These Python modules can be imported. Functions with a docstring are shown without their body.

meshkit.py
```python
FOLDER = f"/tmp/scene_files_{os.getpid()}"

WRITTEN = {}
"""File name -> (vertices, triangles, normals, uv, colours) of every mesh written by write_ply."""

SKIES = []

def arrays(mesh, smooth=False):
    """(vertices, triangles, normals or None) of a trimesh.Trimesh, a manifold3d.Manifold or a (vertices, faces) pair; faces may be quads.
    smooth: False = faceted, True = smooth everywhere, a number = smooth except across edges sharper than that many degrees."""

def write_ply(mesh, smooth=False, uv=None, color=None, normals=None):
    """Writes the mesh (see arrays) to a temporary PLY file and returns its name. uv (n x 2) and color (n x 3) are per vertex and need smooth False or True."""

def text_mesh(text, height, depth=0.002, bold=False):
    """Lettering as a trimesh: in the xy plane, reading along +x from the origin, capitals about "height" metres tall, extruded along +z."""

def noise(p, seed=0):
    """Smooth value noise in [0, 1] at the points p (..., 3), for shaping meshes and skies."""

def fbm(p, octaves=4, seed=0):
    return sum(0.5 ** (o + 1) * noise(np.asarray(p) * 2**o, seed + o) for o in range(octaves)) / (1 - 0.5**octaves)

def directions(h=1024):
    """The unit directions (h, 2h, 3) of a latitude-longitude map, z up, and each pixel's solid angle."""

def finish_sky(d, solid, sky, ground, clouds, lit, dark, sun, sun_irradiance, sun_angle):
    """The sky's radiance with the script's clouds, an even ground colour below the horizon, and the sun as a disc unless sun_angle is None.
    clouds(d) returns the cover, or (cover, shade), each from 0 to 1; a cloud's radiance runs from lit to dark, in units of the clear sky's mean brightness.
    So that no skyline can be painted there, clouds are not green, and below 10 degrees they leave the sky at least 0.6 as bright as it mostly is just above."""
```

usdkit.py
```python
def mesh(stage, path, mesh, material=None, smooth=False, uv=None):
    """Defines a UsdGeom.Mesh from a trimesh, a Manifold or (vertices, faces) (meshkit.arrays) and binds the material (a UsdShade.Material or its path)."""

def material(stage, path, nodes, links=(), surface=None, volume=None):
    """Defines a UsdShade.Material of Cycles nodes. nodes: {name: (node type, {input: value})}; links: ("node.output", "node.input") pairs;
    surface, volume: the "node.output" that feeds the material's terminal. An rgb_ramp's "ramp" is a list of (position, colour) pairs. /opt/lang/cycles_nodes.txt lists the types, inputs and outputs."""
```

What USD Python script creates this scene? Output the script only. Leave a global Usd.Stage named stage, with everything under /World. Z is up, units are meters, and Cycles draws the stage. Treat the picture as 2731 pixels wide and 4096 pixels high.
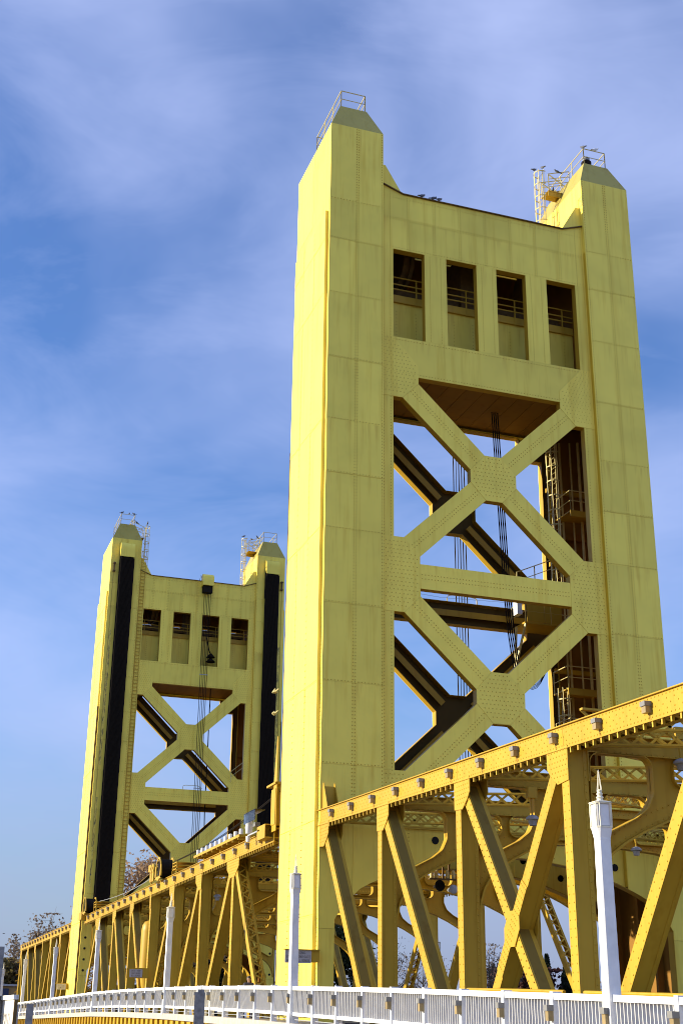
import math, numpy as np, trimesh, usdkit, meshkit
from pxr import Usd, UsdGeom, UsdLux, UsdShade, Gf, Sdf
from shapely.geometry import Polygon, box as sbox, LineString, MultiPolygon
from shapely.ops import unary_union

stage = Usd.Stage.CreateInMemory()
UsdGeom.SetStageUpAxis(stage, UsdGeom.Tokens.z)
UsdGeom.Xform.Define(stage, '/World')
UsdGeom.Scope.Define(stage, '/World/Looks')
rng = np.random.default_rng(7)

# ---------------------------------------------------------------- camera, sky, sun
CAM = np.array([-17.577, -54.0536, -44.6966]); YAW, PITCH, ROLL = 0.32795, 0.37522, 0.011897
def camera():
    cam = UsdGeom.Camera.Define(stage, '/World/camera')
    cy, sy, cp, sp, cr, sr = math.cos(YAW), math.sin(YAW), math.cos(PITCH), math.sin(PITCH), math.cos(ROLL), math.sin(ROLL)
    r0 = np.array([cy, -sy, 0]); f0 = np.array([sy * cp, cy * cp, sp]); u0 = np.array([-sy * sp, -cy * sp, cp])
    r, u = r0 * cr + u0 * sr, -r0 * sr + u0 * cr
    m = Gf.Matrix4d(*r, 0, *u, 0, *(-f0), 0, *CAM, 1)
    cam.AddTransformOp().Set(m)
    cam.CreateHorizontalApertureAttr(36.0); cam.CreateVerticalApertureAttr(54.0)
    cam.CreateFocalLengthAttr(36.0 * 5202.92 / 2731.0)
    cam.CreateClippingRangeAttr((0.5, 20000.0))
    cam.CreateExposureAttr(EXPOSURE)
EXPOSURE = 0.80
PHI, ELEV = math.radians(20), math.radians(16.5)
SUN = np.array([-math.cos(PHI) * math.cos(ELEV), math.sin(PHI) * math.cos(ELEV), math.sin(ELEV)])
camera()
SKY_STRENGTH = 0.12
dome = UsdLux.DomeLight.Define(stage, '/World/sky')
dome.GetPrim().SetCustomDataByKey('kind', 'structure')
def sky_material():
    n = {'g': ('texture_coordinate', {}),
         'm1': ('mapping', {'scale': (1.0, 1.0, 1.5), 'rotation': (0.2, 0.3, 0.5), 'location': (8.5, 3.9, 4.8)}),
         'n1': ('noise_texture', {'scale': 3.4, 'detail': 5.0, 'roughness': 0.45, 'distortion': 0.4}),
         'm2': ('mapping', {'scale': (1.0, 1.0, 2.6), 'rotation': (-0.3, 0.35, 0.1), 'location': (1.5, 7.0, 2.9)}),
         'n2': ('noise_texture', {'scale': 4.5, 'detail': 9.0, 'roughness': 0.6, 'distortion': 0.6}),
         'r1': ('rgb_ramp', {'ramp': [(0.0, (0.05, 0.05, 0.05)), (0.36, (0.14, 0.14, 0.14)), (0.66, (0.66, 0.66, 0.66)), (1, (0.8, 0.8, 0.8))]}),
         'r2': ('rgb_ramp', {'ramp': [(0.0, (0, 0, 0)), (0.44, (0, 0, 0)), (0.80, (0.34, 0.34, 0.34)), (1, (0.5, 0.5, 0.5))]}),
         'add': ('mix_color', {'blend_type': 'screen', 'fac': 1.0}),
         's': ('sky_texture', {'sky_type': 'single_scattering', 'sun_disc': False, 'sun_elevation': ELEV,
                               'sun_rotation': math.atan2(SUN[0], SUN[1]), 'air_density': 1.0, 'aerosol_density': 0.25, 'ozone_density': 3.0}),
         'sat': ('hsv', {'hue': 0.513, 'saturation': 1.3, 'value': 1.0, 'fac': 1.0}),
         'mix': ('mix_color', {'blend_type': 'mix', 'b': CLOUD, 'use_clamp_result': False}),
         'sep': ('separate_xyz', {}),
         'el': ('map_range', {'range_type': 'smoothstep', 'from_min': -0.02, 'from_max': 0.28, 'to_min': 0.95, 'to_max': 0.0, 'clamp': True}),
         'bank': ('mix_color', {'blend_type': 'mix', 'b': BANK, 'use_clamp_result': False}),
         'bg': ('background_shader', {'strength': SKY_STRENGTH})}
    l = [('g.generated', 'm1.vector'), ('m1.vector', 'n1.vector'), ('g.generated', 'm2.vector'), ('m2.vector', 'n2.vector'),
         ('n1.fac', 'r1.fac'), ('n2.fac', 'r2.fac'), ('r1.color', 'add.a'), ('r2.color', 'add.b'),
         ('s.color', 'sat.color'), ('sat.color', 'mix.a'), ('add.result', 'mix.fac'),
         ('g.generated', 'sep.vector'), ('sep.z', 'el.value'), ('el.result', 'bank.fac'), ('mix.result', 'bank.a'), ('bank.result', 'bg.color')]
    return usdkit.material(stage, '/World/Looks/sky_material', n, l, surface='bg.background')
CLOUD = (2.85, 3.35, 5.35)
BANK = (1.5, 1.78, 2.7)
UsdShade.MaterialBindingAPI.Apply(dome.GetPrim()).Bind(sky_material())
sun = UsdLux.DistantLight.Define(stage, '/World/sun')
sun.CreateNormalizeAttr(True); sun.CreateIntensityAttr(1.25); sun.CreateAngleAttr(0.5); sun.CreateColorAttr((1.0, 0.90, 0.70))
def aim(xf, d):
    z = d / np.linalg.norm(d); x = np.cross([0, 0, 1.0], z); x /= np.linalg.norm(x); y = np.cross(z, x)
    xf.AddTransformOp().Set(Gf.Matrix4d(*x, 0, *y, 0, *z, 0, 0, 0, 0, 1))
aim(sun, SUN)

# ---------------------------------------------------------------- materials
def paint(name, base, rust=0.35, rough=0.45, grime=0.0, tone=0.10, streak=(2.6, 2.6, 0.22)):
    b = np.array(base); dark = tuple(b * (0.72, 0.57, 0.22)); lite = tuple(np.clip(b * 1.06, 0, 1))
    n = {'g': ('geometry', {}), 'o': ('object_info', {}),
         'ms': ('mapping', {'scale': streak}), 'ns': ('noise_texture', {'scale': 1.0, 'detail': 5.0, 'roughness': 0.6}),
         'rs': ('rgb_ramp', {'ramp': [(0, (0, 0, 0)), (0.52, (0, 0, 0)), (0.75, (1, 1, 1)), (1, (1, 1, 1))]}),
         'nb': ('noise_texture', {'scale': 0.55, 'detail': 4.0, 'roughness': 0.55}),
         'rb': ('rgb_ramp', {'ramp': [(0.25, tuple(b * 0.9)), (0.5, tuple(b)), (0.75, lite)]}),
         'fs': ('math', {'math_type': 'multiply', 'value2': rust}),
         'mx': ('mix_color', {'blend_type': 'mix', 'b': dark}),
         'nr': ('noise_texture', {'scale': 5.0, 'detail': 6.0, 'roughness': 0.7}),
         'rr': ('rgb_ramp', {'ramp': [(0, (0, 0, 0)), (0.64, (0, 0, 0)), (0.74, (1, 1, 1)), (1, (1, 1, 1))]}),
         'fr': ('math', {'math_type': 'multiply', 'value2': 0.25 + grime}),
         'mr': ('mix_color', {'blend_type': 'mix', 'b': (0.10, 0.05, 0.015) if grime else tuple(b * 0.62)}),
         'mv': ('map_range', {'from_min': 0.0, 'from_max': 1.0, 'to_min': 1 - tone, 'to_max': 1 + tone * 0.4}),
         'hv': ('hsv', {'hue': 0.5, 'saturation': 1.0, 'fac': 1.0}),
         'at': ('attribute', {'attribute': 'top'}), 'am': ('map_range', {'range_type': 'smoothstep', 'from_min': 0.45, 'from_max': 1.0, 'to_min': 0.0, 'to_max': 1.0, 'clamp': True}),
         'mq': ('mapping', {'scale': (3.4, 3.4, 0.25)}), 'nq': ('noise_texture', {'scale': 1.0, 'detail': 4.0, 'roughness': 0.65}),
         'rq': ('rgb_ramp', {'ramp': [(0, (0, 0, 0)), (0.52, (0, 0, 0)), (0.74, (1, 1, 1)), (1, (1, 1, 1))]}), 'mm': ('math', {'math_type': 'multiply'}), 'mf': ('math', {'math_type': 'multiply', 'value2': 0.55}),
         'ms2': ('mix_color', {'blend_type': 'mix', 'b': (0.58, 0.34, 0.035)}),
         'bu': ('bump', {'strength': 0.12, 'distance': 0.01}),
         'p': ('principled_bsdf', {'roughness': rough, 'specular_ior_level': 0.2})}
    l = [('g.position', 'ms.vector'), ('ms.vector', 'ns.vector'), ('g.position', 'nb.vector'), ('g.position', 'nr.vector'),
         ('ns.fac', 'rs.fac'), ('rs.color', 'fs.value1'), ('nb.fac', 'rb.fac'), ('rb.color', 'mx.a'), ('fs.value', 'mx.fac'),
         ('nr.fac', 'rr.fac'), ('rr.color', 'fr.value1'), ('mx.result', 'mr.a'), ('fr.value', 'mr.fac'),
         ('o.random', 'mv.value'), ('mv.result', 'hv.value'), ('at.fac', 'am.value'), ('g.position', 'mq.vector'), ('mq.vector', 'nq.vector'), ('nq.fac', 'rq.fac'), ('am.result', 'mm.value1'), ('rq.color', 'mm.value2'), ('mm.value', 'mf.value1'), ('mr.result', 'ms2.a'), ('mf.value', 'ms2.fac'), ('ms2.result', 'hv.color'), ('hv.color', 'p.base_color'),
         ('nb.fac', 'bu.height'), ('bu.normal', 'p.normal')]
    return usdkit.material(stage, '/World/Looks/' + name, n, l, surface='p.BSDF')
def plain(name, base, rough=0.5, metal=0.0, var=0.12, scale=4.0, bump=0.0, spec=0.4):
    b = np.array(base)
    n = {'g': ('geometry', {}), 'n': ('noise_texture', {'scale': scale, 'detail': 5.0, 'roughness': 0.6}),
         'r': ('rgb_ramp', {'ramp': [(0.3, tuple(b * (1 - var))), (0.7, tuple(np.clip(b * (1 + var), 0, 1)))]}),
         'bu': ('bump', {'strength': bump, 'distance': 0.02}),
         'p': ('principled_bsdf', {'roughness': rough, 'metallic': metal, 'specular_ior_level': spec})}
    l = [('g.position', 'n.vector'), ('n.fac', 'r.fac'), ('r.color', 'p.base_color')]
    if bump: l += [('n.fac', 'bu.height'), ('bu.normal', 'p.normal')]
    return usdkit.material(stage, '/World/Looks/' + name, n, l, surface='p.BSDF')
def leafy(name, a, b, trans=0.35):
    n = {'o': ('geometry', {}), 'n': ('noise_texture', {'scale': 0.6, 'detail': 3.0}),
         'r': ('rgb_ramp', {'ramp': [(0.3, a), (0.7, b)]}),
         'd': ('principled_bsdf', {'roughness': 0.6, 'specular_ior_level': 0.25}), 't': ('translucent_bsdf', {}), 'm': ('mix_closure', {'fac': trans})}
    l = [('o.position', 'n.vector'), ('n.fac', 'r.fac'), ('r.color', 'd.base_color'), ('r.color', 't.color'), ('d.BSDF', 'm.closure1'), ('t.BSDF', 'm.closure2')]
    return usdkit.material(stage, '/World/Looks/' + name, n, l, surface='m.closure')
GOLD = (0.93, 0.73, 0.11)
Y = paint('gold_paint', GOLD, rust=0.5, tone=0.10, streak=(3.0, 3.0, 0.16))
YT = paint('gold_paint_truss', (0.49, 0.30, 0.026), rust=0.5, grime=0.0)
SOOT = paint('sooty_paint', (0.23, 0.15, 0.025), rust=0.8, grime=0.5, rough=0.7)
YD = paint('gold_paint_weathered', (0.52, 0.33, 0.035), rust=0.7, grime=0.15)
YI = paint('inner_shade_paint', (0.27, 0.13, 0.018), rust=0.6, grime=0.3, rough=0.7)  # same gold paint, darkened so the colour carries the interior shade
YF_ = paint('underside_shade_paint', (0.30, 0.15, 0.022), rust=0.6, grime=0.3, rough=0.6)  # gold paint browned to put the shade under the floor into its colour
SOOT_SHADE = paint('soot_shade_paint', (0.11, 0.07, 0.018), rust=0.6, grime=0.4, rough=0.75)  # soot on the brace backs, plus painted shade in the machine room
RET = paint('rust_stained_return', (0.70, 0.46, 0.035), rust=0.8)
CAPM = paint('cap_weathered_paint', (0.44, 0.35, 0.075), rust=0.5, grime=0.2)
RUST = plain('rusty_edge', (0.13, 0.075, 0.02), 0.8, var=0.3)
ROPE = plain('greased_rope', (0.018, 0.013, 0.009), 0.7, var=0.3, spec=0.06)
HOLE = plain('dark_opening', (0.006, 0.005, 0.004), 0.9)
GREASE = plain('grease_smear', (0.05, 0.04, 0.015), 0.6, var=0.6, scale=8)
SLAT = plain('slat_shade_paint', (0.56, 0.55, 0.53), 0.55, var=0.10, scale=3)  # railing white greyed, the shade on the slats put into the colour
WHITE = plain('white_paint', (0.76, 0.76, 0.75), 0.45, var=0.09, scale=3)
DIAL = plain('lantern_glass', (0.55, 0.55, 0.58), 0.25, var=0.05)
RIM = plain('lantern_frame', (0.74, 0.70, 0.55), 0.45, var=0.15)
LAMPTOP = plain('fixture_grey', (0.19, 0.185, 0.175), 0.5, var=0.1)
LAMPLENS = plain('fixture_lens', (0.30, 0.22, 0.10), 0.35, var=0.2)
PAVE = plain('footway_concrete', (0.20, 0.185, 0.16), 0.9, var=0.2, scale=2)
CONC = plain('kerb_concrete', (0.46, 0.41, 0.33), 0.85, var=0.18, scale=3, bump=0.2)
GALV = plain('galvanised_steel', (0.33, 0.34, 0.36), 0.5, var=0.15)
RAILM = plain('pale_rail_steel', (0.60, 0.50, 0.20), 0.5, var=0.12)
POSTM = plain('weathered_post', (0.20, 0.195, 0.19), 0.8, var=0.35, scale=7, bump=0.3)
SIGNW = plain('sign_white', (0.74, 0.72, 0.66), 0.5, var=0.05)
SIGNG = plain('sign_grey', (0.42, 0.40, 0.40), 0.5, var=0.05)
INK = plain('sign_lettering', (0.10, 0.08, 0.07), 0.6)
INKG = plain('sign_lettering_faded', (0.36, 0.33, 0.29), 0.6)
ASPH = plain('asphalt', (0.05, 0.05, 0.05), 0.9, scale=6, bump=0.3)
GRASS = plain('bank_ground', (0.17, 0.13, 0.075), 0.95, var=0.4, scale=0.3, bump=0.4)
WATER = usdkit.material(stage, '/World/Looks/river_water', {'g': ('geometry', {}), 'n': ('noise_texture', {'scale': 0.35, 'detail': 4.0}), 'b': ('bump', {'strength': 0.35, 'distance': 0.3}),
        'p': ('principled_bsdf', {'base_color': (0.035, 0.045, 0.035), 'roughness': 0.08})}, [('g.position', 'n.vector'), ('n.fac', 'b.height'), ('b.normal', 'p.normal')], surface='p.BSDF')
BARK = plain('bark', (0.10, 0.075, 0.05), 0.9, var=0.3)
GLASSY = usdkit.material(stage, '/World/Looks/clear_plastic', {'f': ('fresnel', {'IOR': 1.5}), 't': ('transparent_bsdf', {'color': (0.85, 0.88, 0.9)}), 'g': ('glossy_bsdf', {'roughness': 0.1}), 'm': ('mix_closure', {})}, [('f.fac', 'm.fac'), ('t.BSDF', 'm.closure1'), ('g.BSDF', 'm.closure2')], surface='m.closure')
BLUEW = plain('blue_awning', (0.02, 0.035, 0.09), 0.5)
SKIN = plain('skin', (0.42, 0.24, 0.15), 0.55, var=0.05)
HAIR = plain('hair', (0.03, 0.02, 0.012), 0.6)
CLOTH = plain('dark_jacket', (0.05, 0.05, 0.07), 0.85)
TROUS = plain('trousers', (0.07, 0.08, 0.11), 0.85)
BIRD = plain('pigeon_feathers', (0.10, 0.105, 0.13), 0.7, var=0.35, scale=30)
BIRDW = plain('white_feathers', (0.70, 0.70, 0.72), 0.7)
CARW = plain('car_white', (0.72, 0.72, 0.72), 0.25, var=0.02)
TYRE = plain('tyre_rubber', (0.02, 0.02, 0.02), 0.8)
CARGL = plain('car_window', (0.02, 0.025, 0.03), 0.08)

# ---------------------------------------------------------------- mesh helpers
taken = {}
def numbered(path):
    n = taken.get(path, 0); taken[path] = n + 1
    return path if n == 0 else f'{path}_{n:03d}'
def tag(p, label=None, cat=None, group=None, kind=None):
    p = p.GetPrim() if hasattr(p, 'GetPrim') else p
    for k, v in (('label', label), ('category', cat), ('group', group), ('kind', kind)):
        if v: p.SetCustomDataByKey(k, v)
    return p
class Thing:
    def __init__(s, name, label=None, cat=None, loc=(0, 0, 0), rz=0.0, group=None, kind=None):
        s.path = numbered('/World/' + name)
        s.x = UsdGeom.Xform.Define(stage, s.path); s.loc = np.array(loc, float)
        s.x.AddTranslateOp().Set(Gf.Vec3d(*map(float, loc)))
        if rz: s.x.AddRotateZOp().Set(float(math.degrees(rz)))
        tag(s.x, label, cat, group, kind)
    def GetPrim(s): return s.x.GetPrim()
QUAD = np.array([[0, 1, 2], [0, 2, 3]])
BOXF = np.array([[0, 3, 2], [0, 2, 1], [4, 5, 6], [4, 6, 7], [0, 1, 5], [0, 5, 4], [1, 2, 6], [1, 6, 5], [2, 3, 7], [2, 7, 6], [3, 0, 4], [3, 4, 7]])
class MB:
    """Collects shapes; M is a 4 x 4 (mirrorings allowed) put on all of them."""
    def __init__(s, M=None): s.v, s.f, s.n, s.M = [], [], 0, M
    def add(s, v, f):
        v, f = np.asarray(v, float).reshape(-1, 3), np.asarray(f, int)
        if s.M is not None:
            v = v @ s.M[:3, :3].T + s.M[:3, 3]
            if np.linalg.det(s.M[:3, :3]) < 0: f = f[:, ::-1]
        s.v.append(v); s.f.append(f + s.n); s.n += len(v); return s
    def box(s, x0, x1, y0, y1, z0, z1):
        return s.add([(x0, y0, z0), (x1, y0, z0), (x1, y1, z0), (x0, y1, z0), (x0, y0, z1), (x1, y0, z1), (x1, y1, z1), (x0, y1, z1)], BOXF)
    def hexa(s, a, b):      # two quads (4 x 3), joined
        return s.add(np.vstack([a, b]), BOXF)
    def beam(s, p, q, w, h, up=(0, 0, 1)):     # w across, h along up
        p, q = np.array(p, float), np.array(q, float); d = q - p; d /= np.linalg.norm(d)
        up = np.array(up, float)
        if abs(d @ up) > 0.98: up = np.array([0, 1.0, 0]) if abs(d[1]) < .9 else np.array([1.0, 0, 0])
        a = np.cross(d, up); a /= np.linalg.norm(a); b = np.cross(a, d)
        o = [(-1, -1), (1, -1), (1, 1), (-1, 1)]
        return s.add([c + a * (i * w / 2) + b * (j * h / 2) for c in (p, q) for i, j in o], BOXF)
    def tube(s, pts, r, n=6):
        pts = np.asarray(pts, float); t = np.gradient(pts, axis=0); t /= np.linalg.norm(t, axis=1, keepdims=True)
        ref = np.where(np.abs(t[:, 2:]) < .9, [0, 0, 1.0], [1.0, 0, 0]); a = np.cross(t, ref); a /= np.linalg.norm(a, axis=1, keepdims=True); b = np.cross(t, a)
        ang = np.arange(n) * 2 * np.pi / n; r = np.broadcast_to(r, (len(pts),))
        v = pts[:, None] + r[:, None, None] * (np.cos(ang)[None, :, None] * a[:, None] + np.sin(ang)[None, :, None] * b[:, None])
        f = []
        for i in range(len(pts) - 1):
            for j in range(n):
                k = (j + 1) % n; A, B, C, D = i * n + j, i * n + k, (i + 1) * n + k, (i + 1) * n + j
                f += [(A, B, C), (A, C, D)]
        L = (len(pts) - 1) * n
        for j in range(1, n - 1): f += [(0, j + 1, j), (L, L + j, L + j + 1)]
        f = np.array(f)
        return s.add(v.reshape(-1, 3), f[:, ::-1] if False else f)
    def ext(s, poly, axis, a, b):      # shapely polygon extruded between a and b along axis; 'y': polygon in (x, z); 'x': in (y, z); 'z': in (x, y)
        for g in getattr(poly, 'geoms', [poly]):
            if g.geom_type != 'Polygon' or g.area < 1e-5: continue
            m = trimesh.creation.extrude_polygon(g, abs(b - a), engine='earcut'); v, f = np.array(m.vertices), np.array(m.faces); lo = min(a, b)
            if axis == 'y': v = np.stack([v[:, 0], lo + v[:, 2], v[:, 1]], 1); f = f[:, ::-1]
            elif axis == 'x': v = np.stack([lo + v[:, 2], v[:, 0], v[:, 1]], 1)
            else: v = v + [0, 0, lo]
            s.add(v, f)
        return s
    def lathe(s, prof, n=16, c=(0, 0, 0), axis='z'):
        prof = np.asarray(prof, float); ang = np.arange(n) * 2 * np.pi / n
        v = np.stack([prof[:, None, 0] * np.cos(ang), prof[:, None, 0] * np.sin(ang), np.broadcast_to(prof[:, None, 1], (len(prof), n))], -1).reshape(-1, 3)
        f = []
        for i in range(len(prof) - 1):
            for j in range(n):
                k = (j + 1) % n; A, B, C, D = i * n + j, i * n + k, (i + 1) * n + k, (i + 1) * n + j; f += [(A, B, C), (A, C, D)]
        if axis == 'x': v = v[:, [2, 0, 1]]
        if axis == 'y': v = v[:, [1, 2, 0]]
        return s.add(v + np.array(c), f)
    def mesh(s, m): return s.add(m.vertices, m.faces)
    def build(s, name, mat, parent=None, label=None, cat=None, group=None, kind=None, smooth=False):
        if not s.v: return None
        v, f = np.vstack(s.v), np.vstack(s.f)
        if parent is None: path = numbered('/World/' + name)
        else:
            path = numbered((parent.path if hasattr(parent, 'path') else str(parent.GetPath())) + '/' + name)
            if isinstance(parent, Thing) and not getattr(parent, 'local', False): v = v - parent.loc
            elif hasattr(parent, 'off'): v = v - parent.off
        m = usdkit.mesh(stage, path, (v, f), mat, smooth=smooth)
        if name in ('plate', 'frame_plate', 'gusset_plate', 'parapet_plate'):
            zz = v[:, 2]; h_ = (zz - zz.min()) / max(1e-6, zz.max() - zz.min())
            UsdGeom.PrimvarsAPI(m).CreatePrimvar('top', Sdf.ValueTypeNames.FloatArray, 'vertex').Set([float(q) for q in h_])
        tag(m, label, cat, group, kind)
        m.path = path; m.off = parent.loc if isinstance(parent, Thing) and not getattr(parent, 'local', False) else getattr(parent, 'off', np.zeros(3))
        return Part(path, m)
class Part:
    def __init__(s, path, m): s.path, s.m = path, m; s.off = getattr(m, 'off', np.zeros(3))
    def GetPrim(s): return s.m.GetPrim()
    def GetPath(s): return s.m.GetPath()
HEXA = np.arange(6) * np.pi / 3
def rivets(pts, nrm, r=0.027, h=0.016):
    """Domed rivet heads, one small six-sided dome each, in one mesh."""
    pts = np.asarray(pts, float); n = np.array(nrm, float); n /= np.linalg.norm(n)
    a = np.cross(n, [0, 0, 1.0] if abs(n[2]) < .9 else [1.0, 0, 0]); a /= np.linalg.norm(a); b = np.cross(n, a)
    ring = np.cos(HEXA)[:, None] * a + np.sin(HEXA)[:, None] * b
    one = np.vstack([ring * r, ring * r * .55 + n * h, [n * h]])
    f = []
    for j in range(6):
        k = (j + 1) % 6; f += [(j, k, 6 + k), (j, 6 + k, 6 + j), (6 + j, 6 + k, 12)]
    V = (pts[:, None] + one[None]).reshape(-1, 3); F = (np.array(f)[None] + 13 * np.arange(len(pts))[:, None, None]).reshape(-1, 3)
    return V, F
def poly(*p): return Polygon(p)
def rounded(p, r): return p.buffer(-r, join_style=2).buffer(r, quad_segs=6)

# ---------------------------------------------------------------- bridge measures (metres; x across, y along the bridge, z up; z = 0 at the tower caps)
W, WL, D, GAP = 17.82, 2.94, 5.806, 62.0
YF = D + GAP
CX = W / 2
RAILX = -3.5
RAILPTS = np.array([(-60, -45.1), (-35, -44.27), (-29.5, -44.09), (-26.3, -44.0), (-19.15, -43.78), (-15, -43.67), (-10.15, -43.55), (-4.2, -43.40), (4.7, -43.24), (13.3, -43.11), (24.6, -43.01), (35.7, -42.96), (50, -43.02), (65.4, -43.1), (83, -43.17), (120, -43.6)])
def zr(y): return float(np.interp(y, RAILPTS[:, 0], RAILPTS[:, 1]))

# ---------------------------------------------------------------- ground, river, sky is above
def sheet(name, poly2, z, mat, label):
    MB().ext(poly2, 'z', z - 0.3, z).build(name, mat, None, label, kind='structure')
RIVER_Z = -56.0
sheet('river', sbox(-4000, -27, 4000, 121), RIVER_Z, WATER, 'dark river water passing under the bridge')
g = MB()
g.add([(-4000, -4000, -46.4), (4000, -4000, -46.4), (4000, -37, -46.4), (-4000, -37, -46.4), (4000, -25, -57), (-4000, -25, -57)], [(0, 1, 2), (0, 2, 3), (3, 2, 4), (3, 4, 5)])
g.build('ground', GRASS, None, 'near river bank below the bridge', kind='structure')
g = MB()
g.add([(-4000, 119, -57), (4000, 119, -57), (4000, 123, -47.2), (-4000, 123, -47.2), (4000, 9000, -46.8), (-4000, 9000, -46.8)], [(0, 1, 2), (0, 2, 3), (3, 2, 4), (3, 4, 5)])
g.build('far_bank', GRASS, None, 'far river bank behind the bridge', kind='structure')

# ---------------------------------------------------------------- lift towers
PIER = plain('pier_concrete', (0.38, 0.35, 0.30), 0.9, var=0.2, scale=1.0)
ZROWS = [0, -4.75, -7.13, -10.36, -14.0, -17.41, -20.2, -23.06, -26.7, -30.4, -34.1, -36.6]
ARCH = [(0.72, -58), (0.72, -40.62), (0.80, -40.5), (0.95, -40.25), (1.2, -39.95), (1.5, -39.66), (1.86, -39.33), (2.3, -39.1), (2.7, -38.92), (3.44, -38.63), (4.5, -38.25), (5.83, -37.98), (6.9, -37.83), (7.9, -37.73), (CX, -37.7)]
ARCH = ARCH + [(W - x, z) for x, z in ARCH[::-1][1:]]
ARCHP = Polygon(ARCH)
def mirx(p): return [(W - x, z) for x, z in p]
HOLES = [poly((4.92, -14.24), (12.90, -14.24), (12.90, -14.6), (9.36, -18.0), (8.46, -18.0), (4.92, -14.6)),
         poly((3.56, -15.5), (4.06, -15.5), (7.66, -18.88), (7.66, -19.55), (4.07, -22.96), (3.56, -22.96)),
         poly((8.46, -20.44), (9.36, -20.44), (12.92, -23.85), (12.92, -24.22), (4.9, -24.22), (4.9, -23.85)),
         poly((4.9, -25.45), (12.92, -25.45), (12.92, -25.83), (9.36, -29.17), (8.46, -29.17), (4.9, -25.83)),
         poly((3.55, -26.71), (4.08, -26.71), (7.67, -30.08), (7.67, -30.76), (4.05, -34.12), (3.55, -34.12)),
         poly((8.46, -31.64), (9.36, -31.64), (12.92, -35.05), (12.92, -35.3), (4.9, -35.3), (4.9, -35.05))]
HOLES += [Polygon(mirx(list(HOLES[1].exterior.coords)[:-1])), Polygon(mirx(list(HOLES[4].exterior.coords)[:-1]))]
WINX = [(3.58, 5.34), (6.59, 8.33), (9.49, 11.23), (12.48, 14.24)]
WINS = [sbox(a, -12.1, b, -6.9) for a, b in WINX]
FRAME = poly((2.94, -36.6), (W - 2.94, -36.6), (W - 2.94, -3.0), (W - 4.15, -3.43), (4.15, -3.43), (2.94, -3.0)).difference(unary_union(HOLES + WINS))
def octa(cz): return poly((8.46, cz + 1.22), (9.36, cz + 1.22), (10.16, cz + .34), (10.16, cz - .34), (9.36, cz - 1.22), (8.46, cz - 1.22), (7.66, cz - .34), (7.66, cz + .34))
GUS_L = [poly((2.94, -12.1), (3.56, -12.1), (4.92, -13.6), (4.92, -14.6), (4.06, -15.5), (2.94, -15.5)),
         poly((2.94, -22.96), (4.07, -22.96), (4.9, -23.85), (4.9, -25.83), (4.08, -26.71), (2.94, -26.71)),
         poly((2.94, -34.12), (4.05, -34.12), (4.9, -35.05), (4.9, -36.6), (2.94, -36.6))]
GUSSETS = GUS_L + [Polygon(mirx(list(q.exterior.coords)[:-1])) for q in GUS_L] + [octa(-19.22), octa(-30.40)]
REST = FRAME.difference(unary_union(GUSSETS))
CUTS = [sbox(0, -6.9, W, 2), sbox(0, -12.1, W, -6.9), sbox(0, -40, W, -12.1)]
MEMBERS = []
for c in CUTS:
    q = REST.intersection(c)
    MEMBERS += [g_ for g_ in getattr(q, 'geoms', [q]) if g_.area > .02]
extra = []
for q in MEMBERS:      # the deep top beam is riveted up from plates
    if q.area > 12 and q.bounds[3] > -6: 
        xs = np.linspace(2.94, W - 2.94, 9)
        for a, b in zip(xs[:-1], xs[1:]):
            extra += [q.intersection(sbox(a, -5.0, b, 2)), q.intersection(sbox(a, -8, b, -5.0))]
    else: extra.append(q)
MEMBERS = extra

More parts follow.
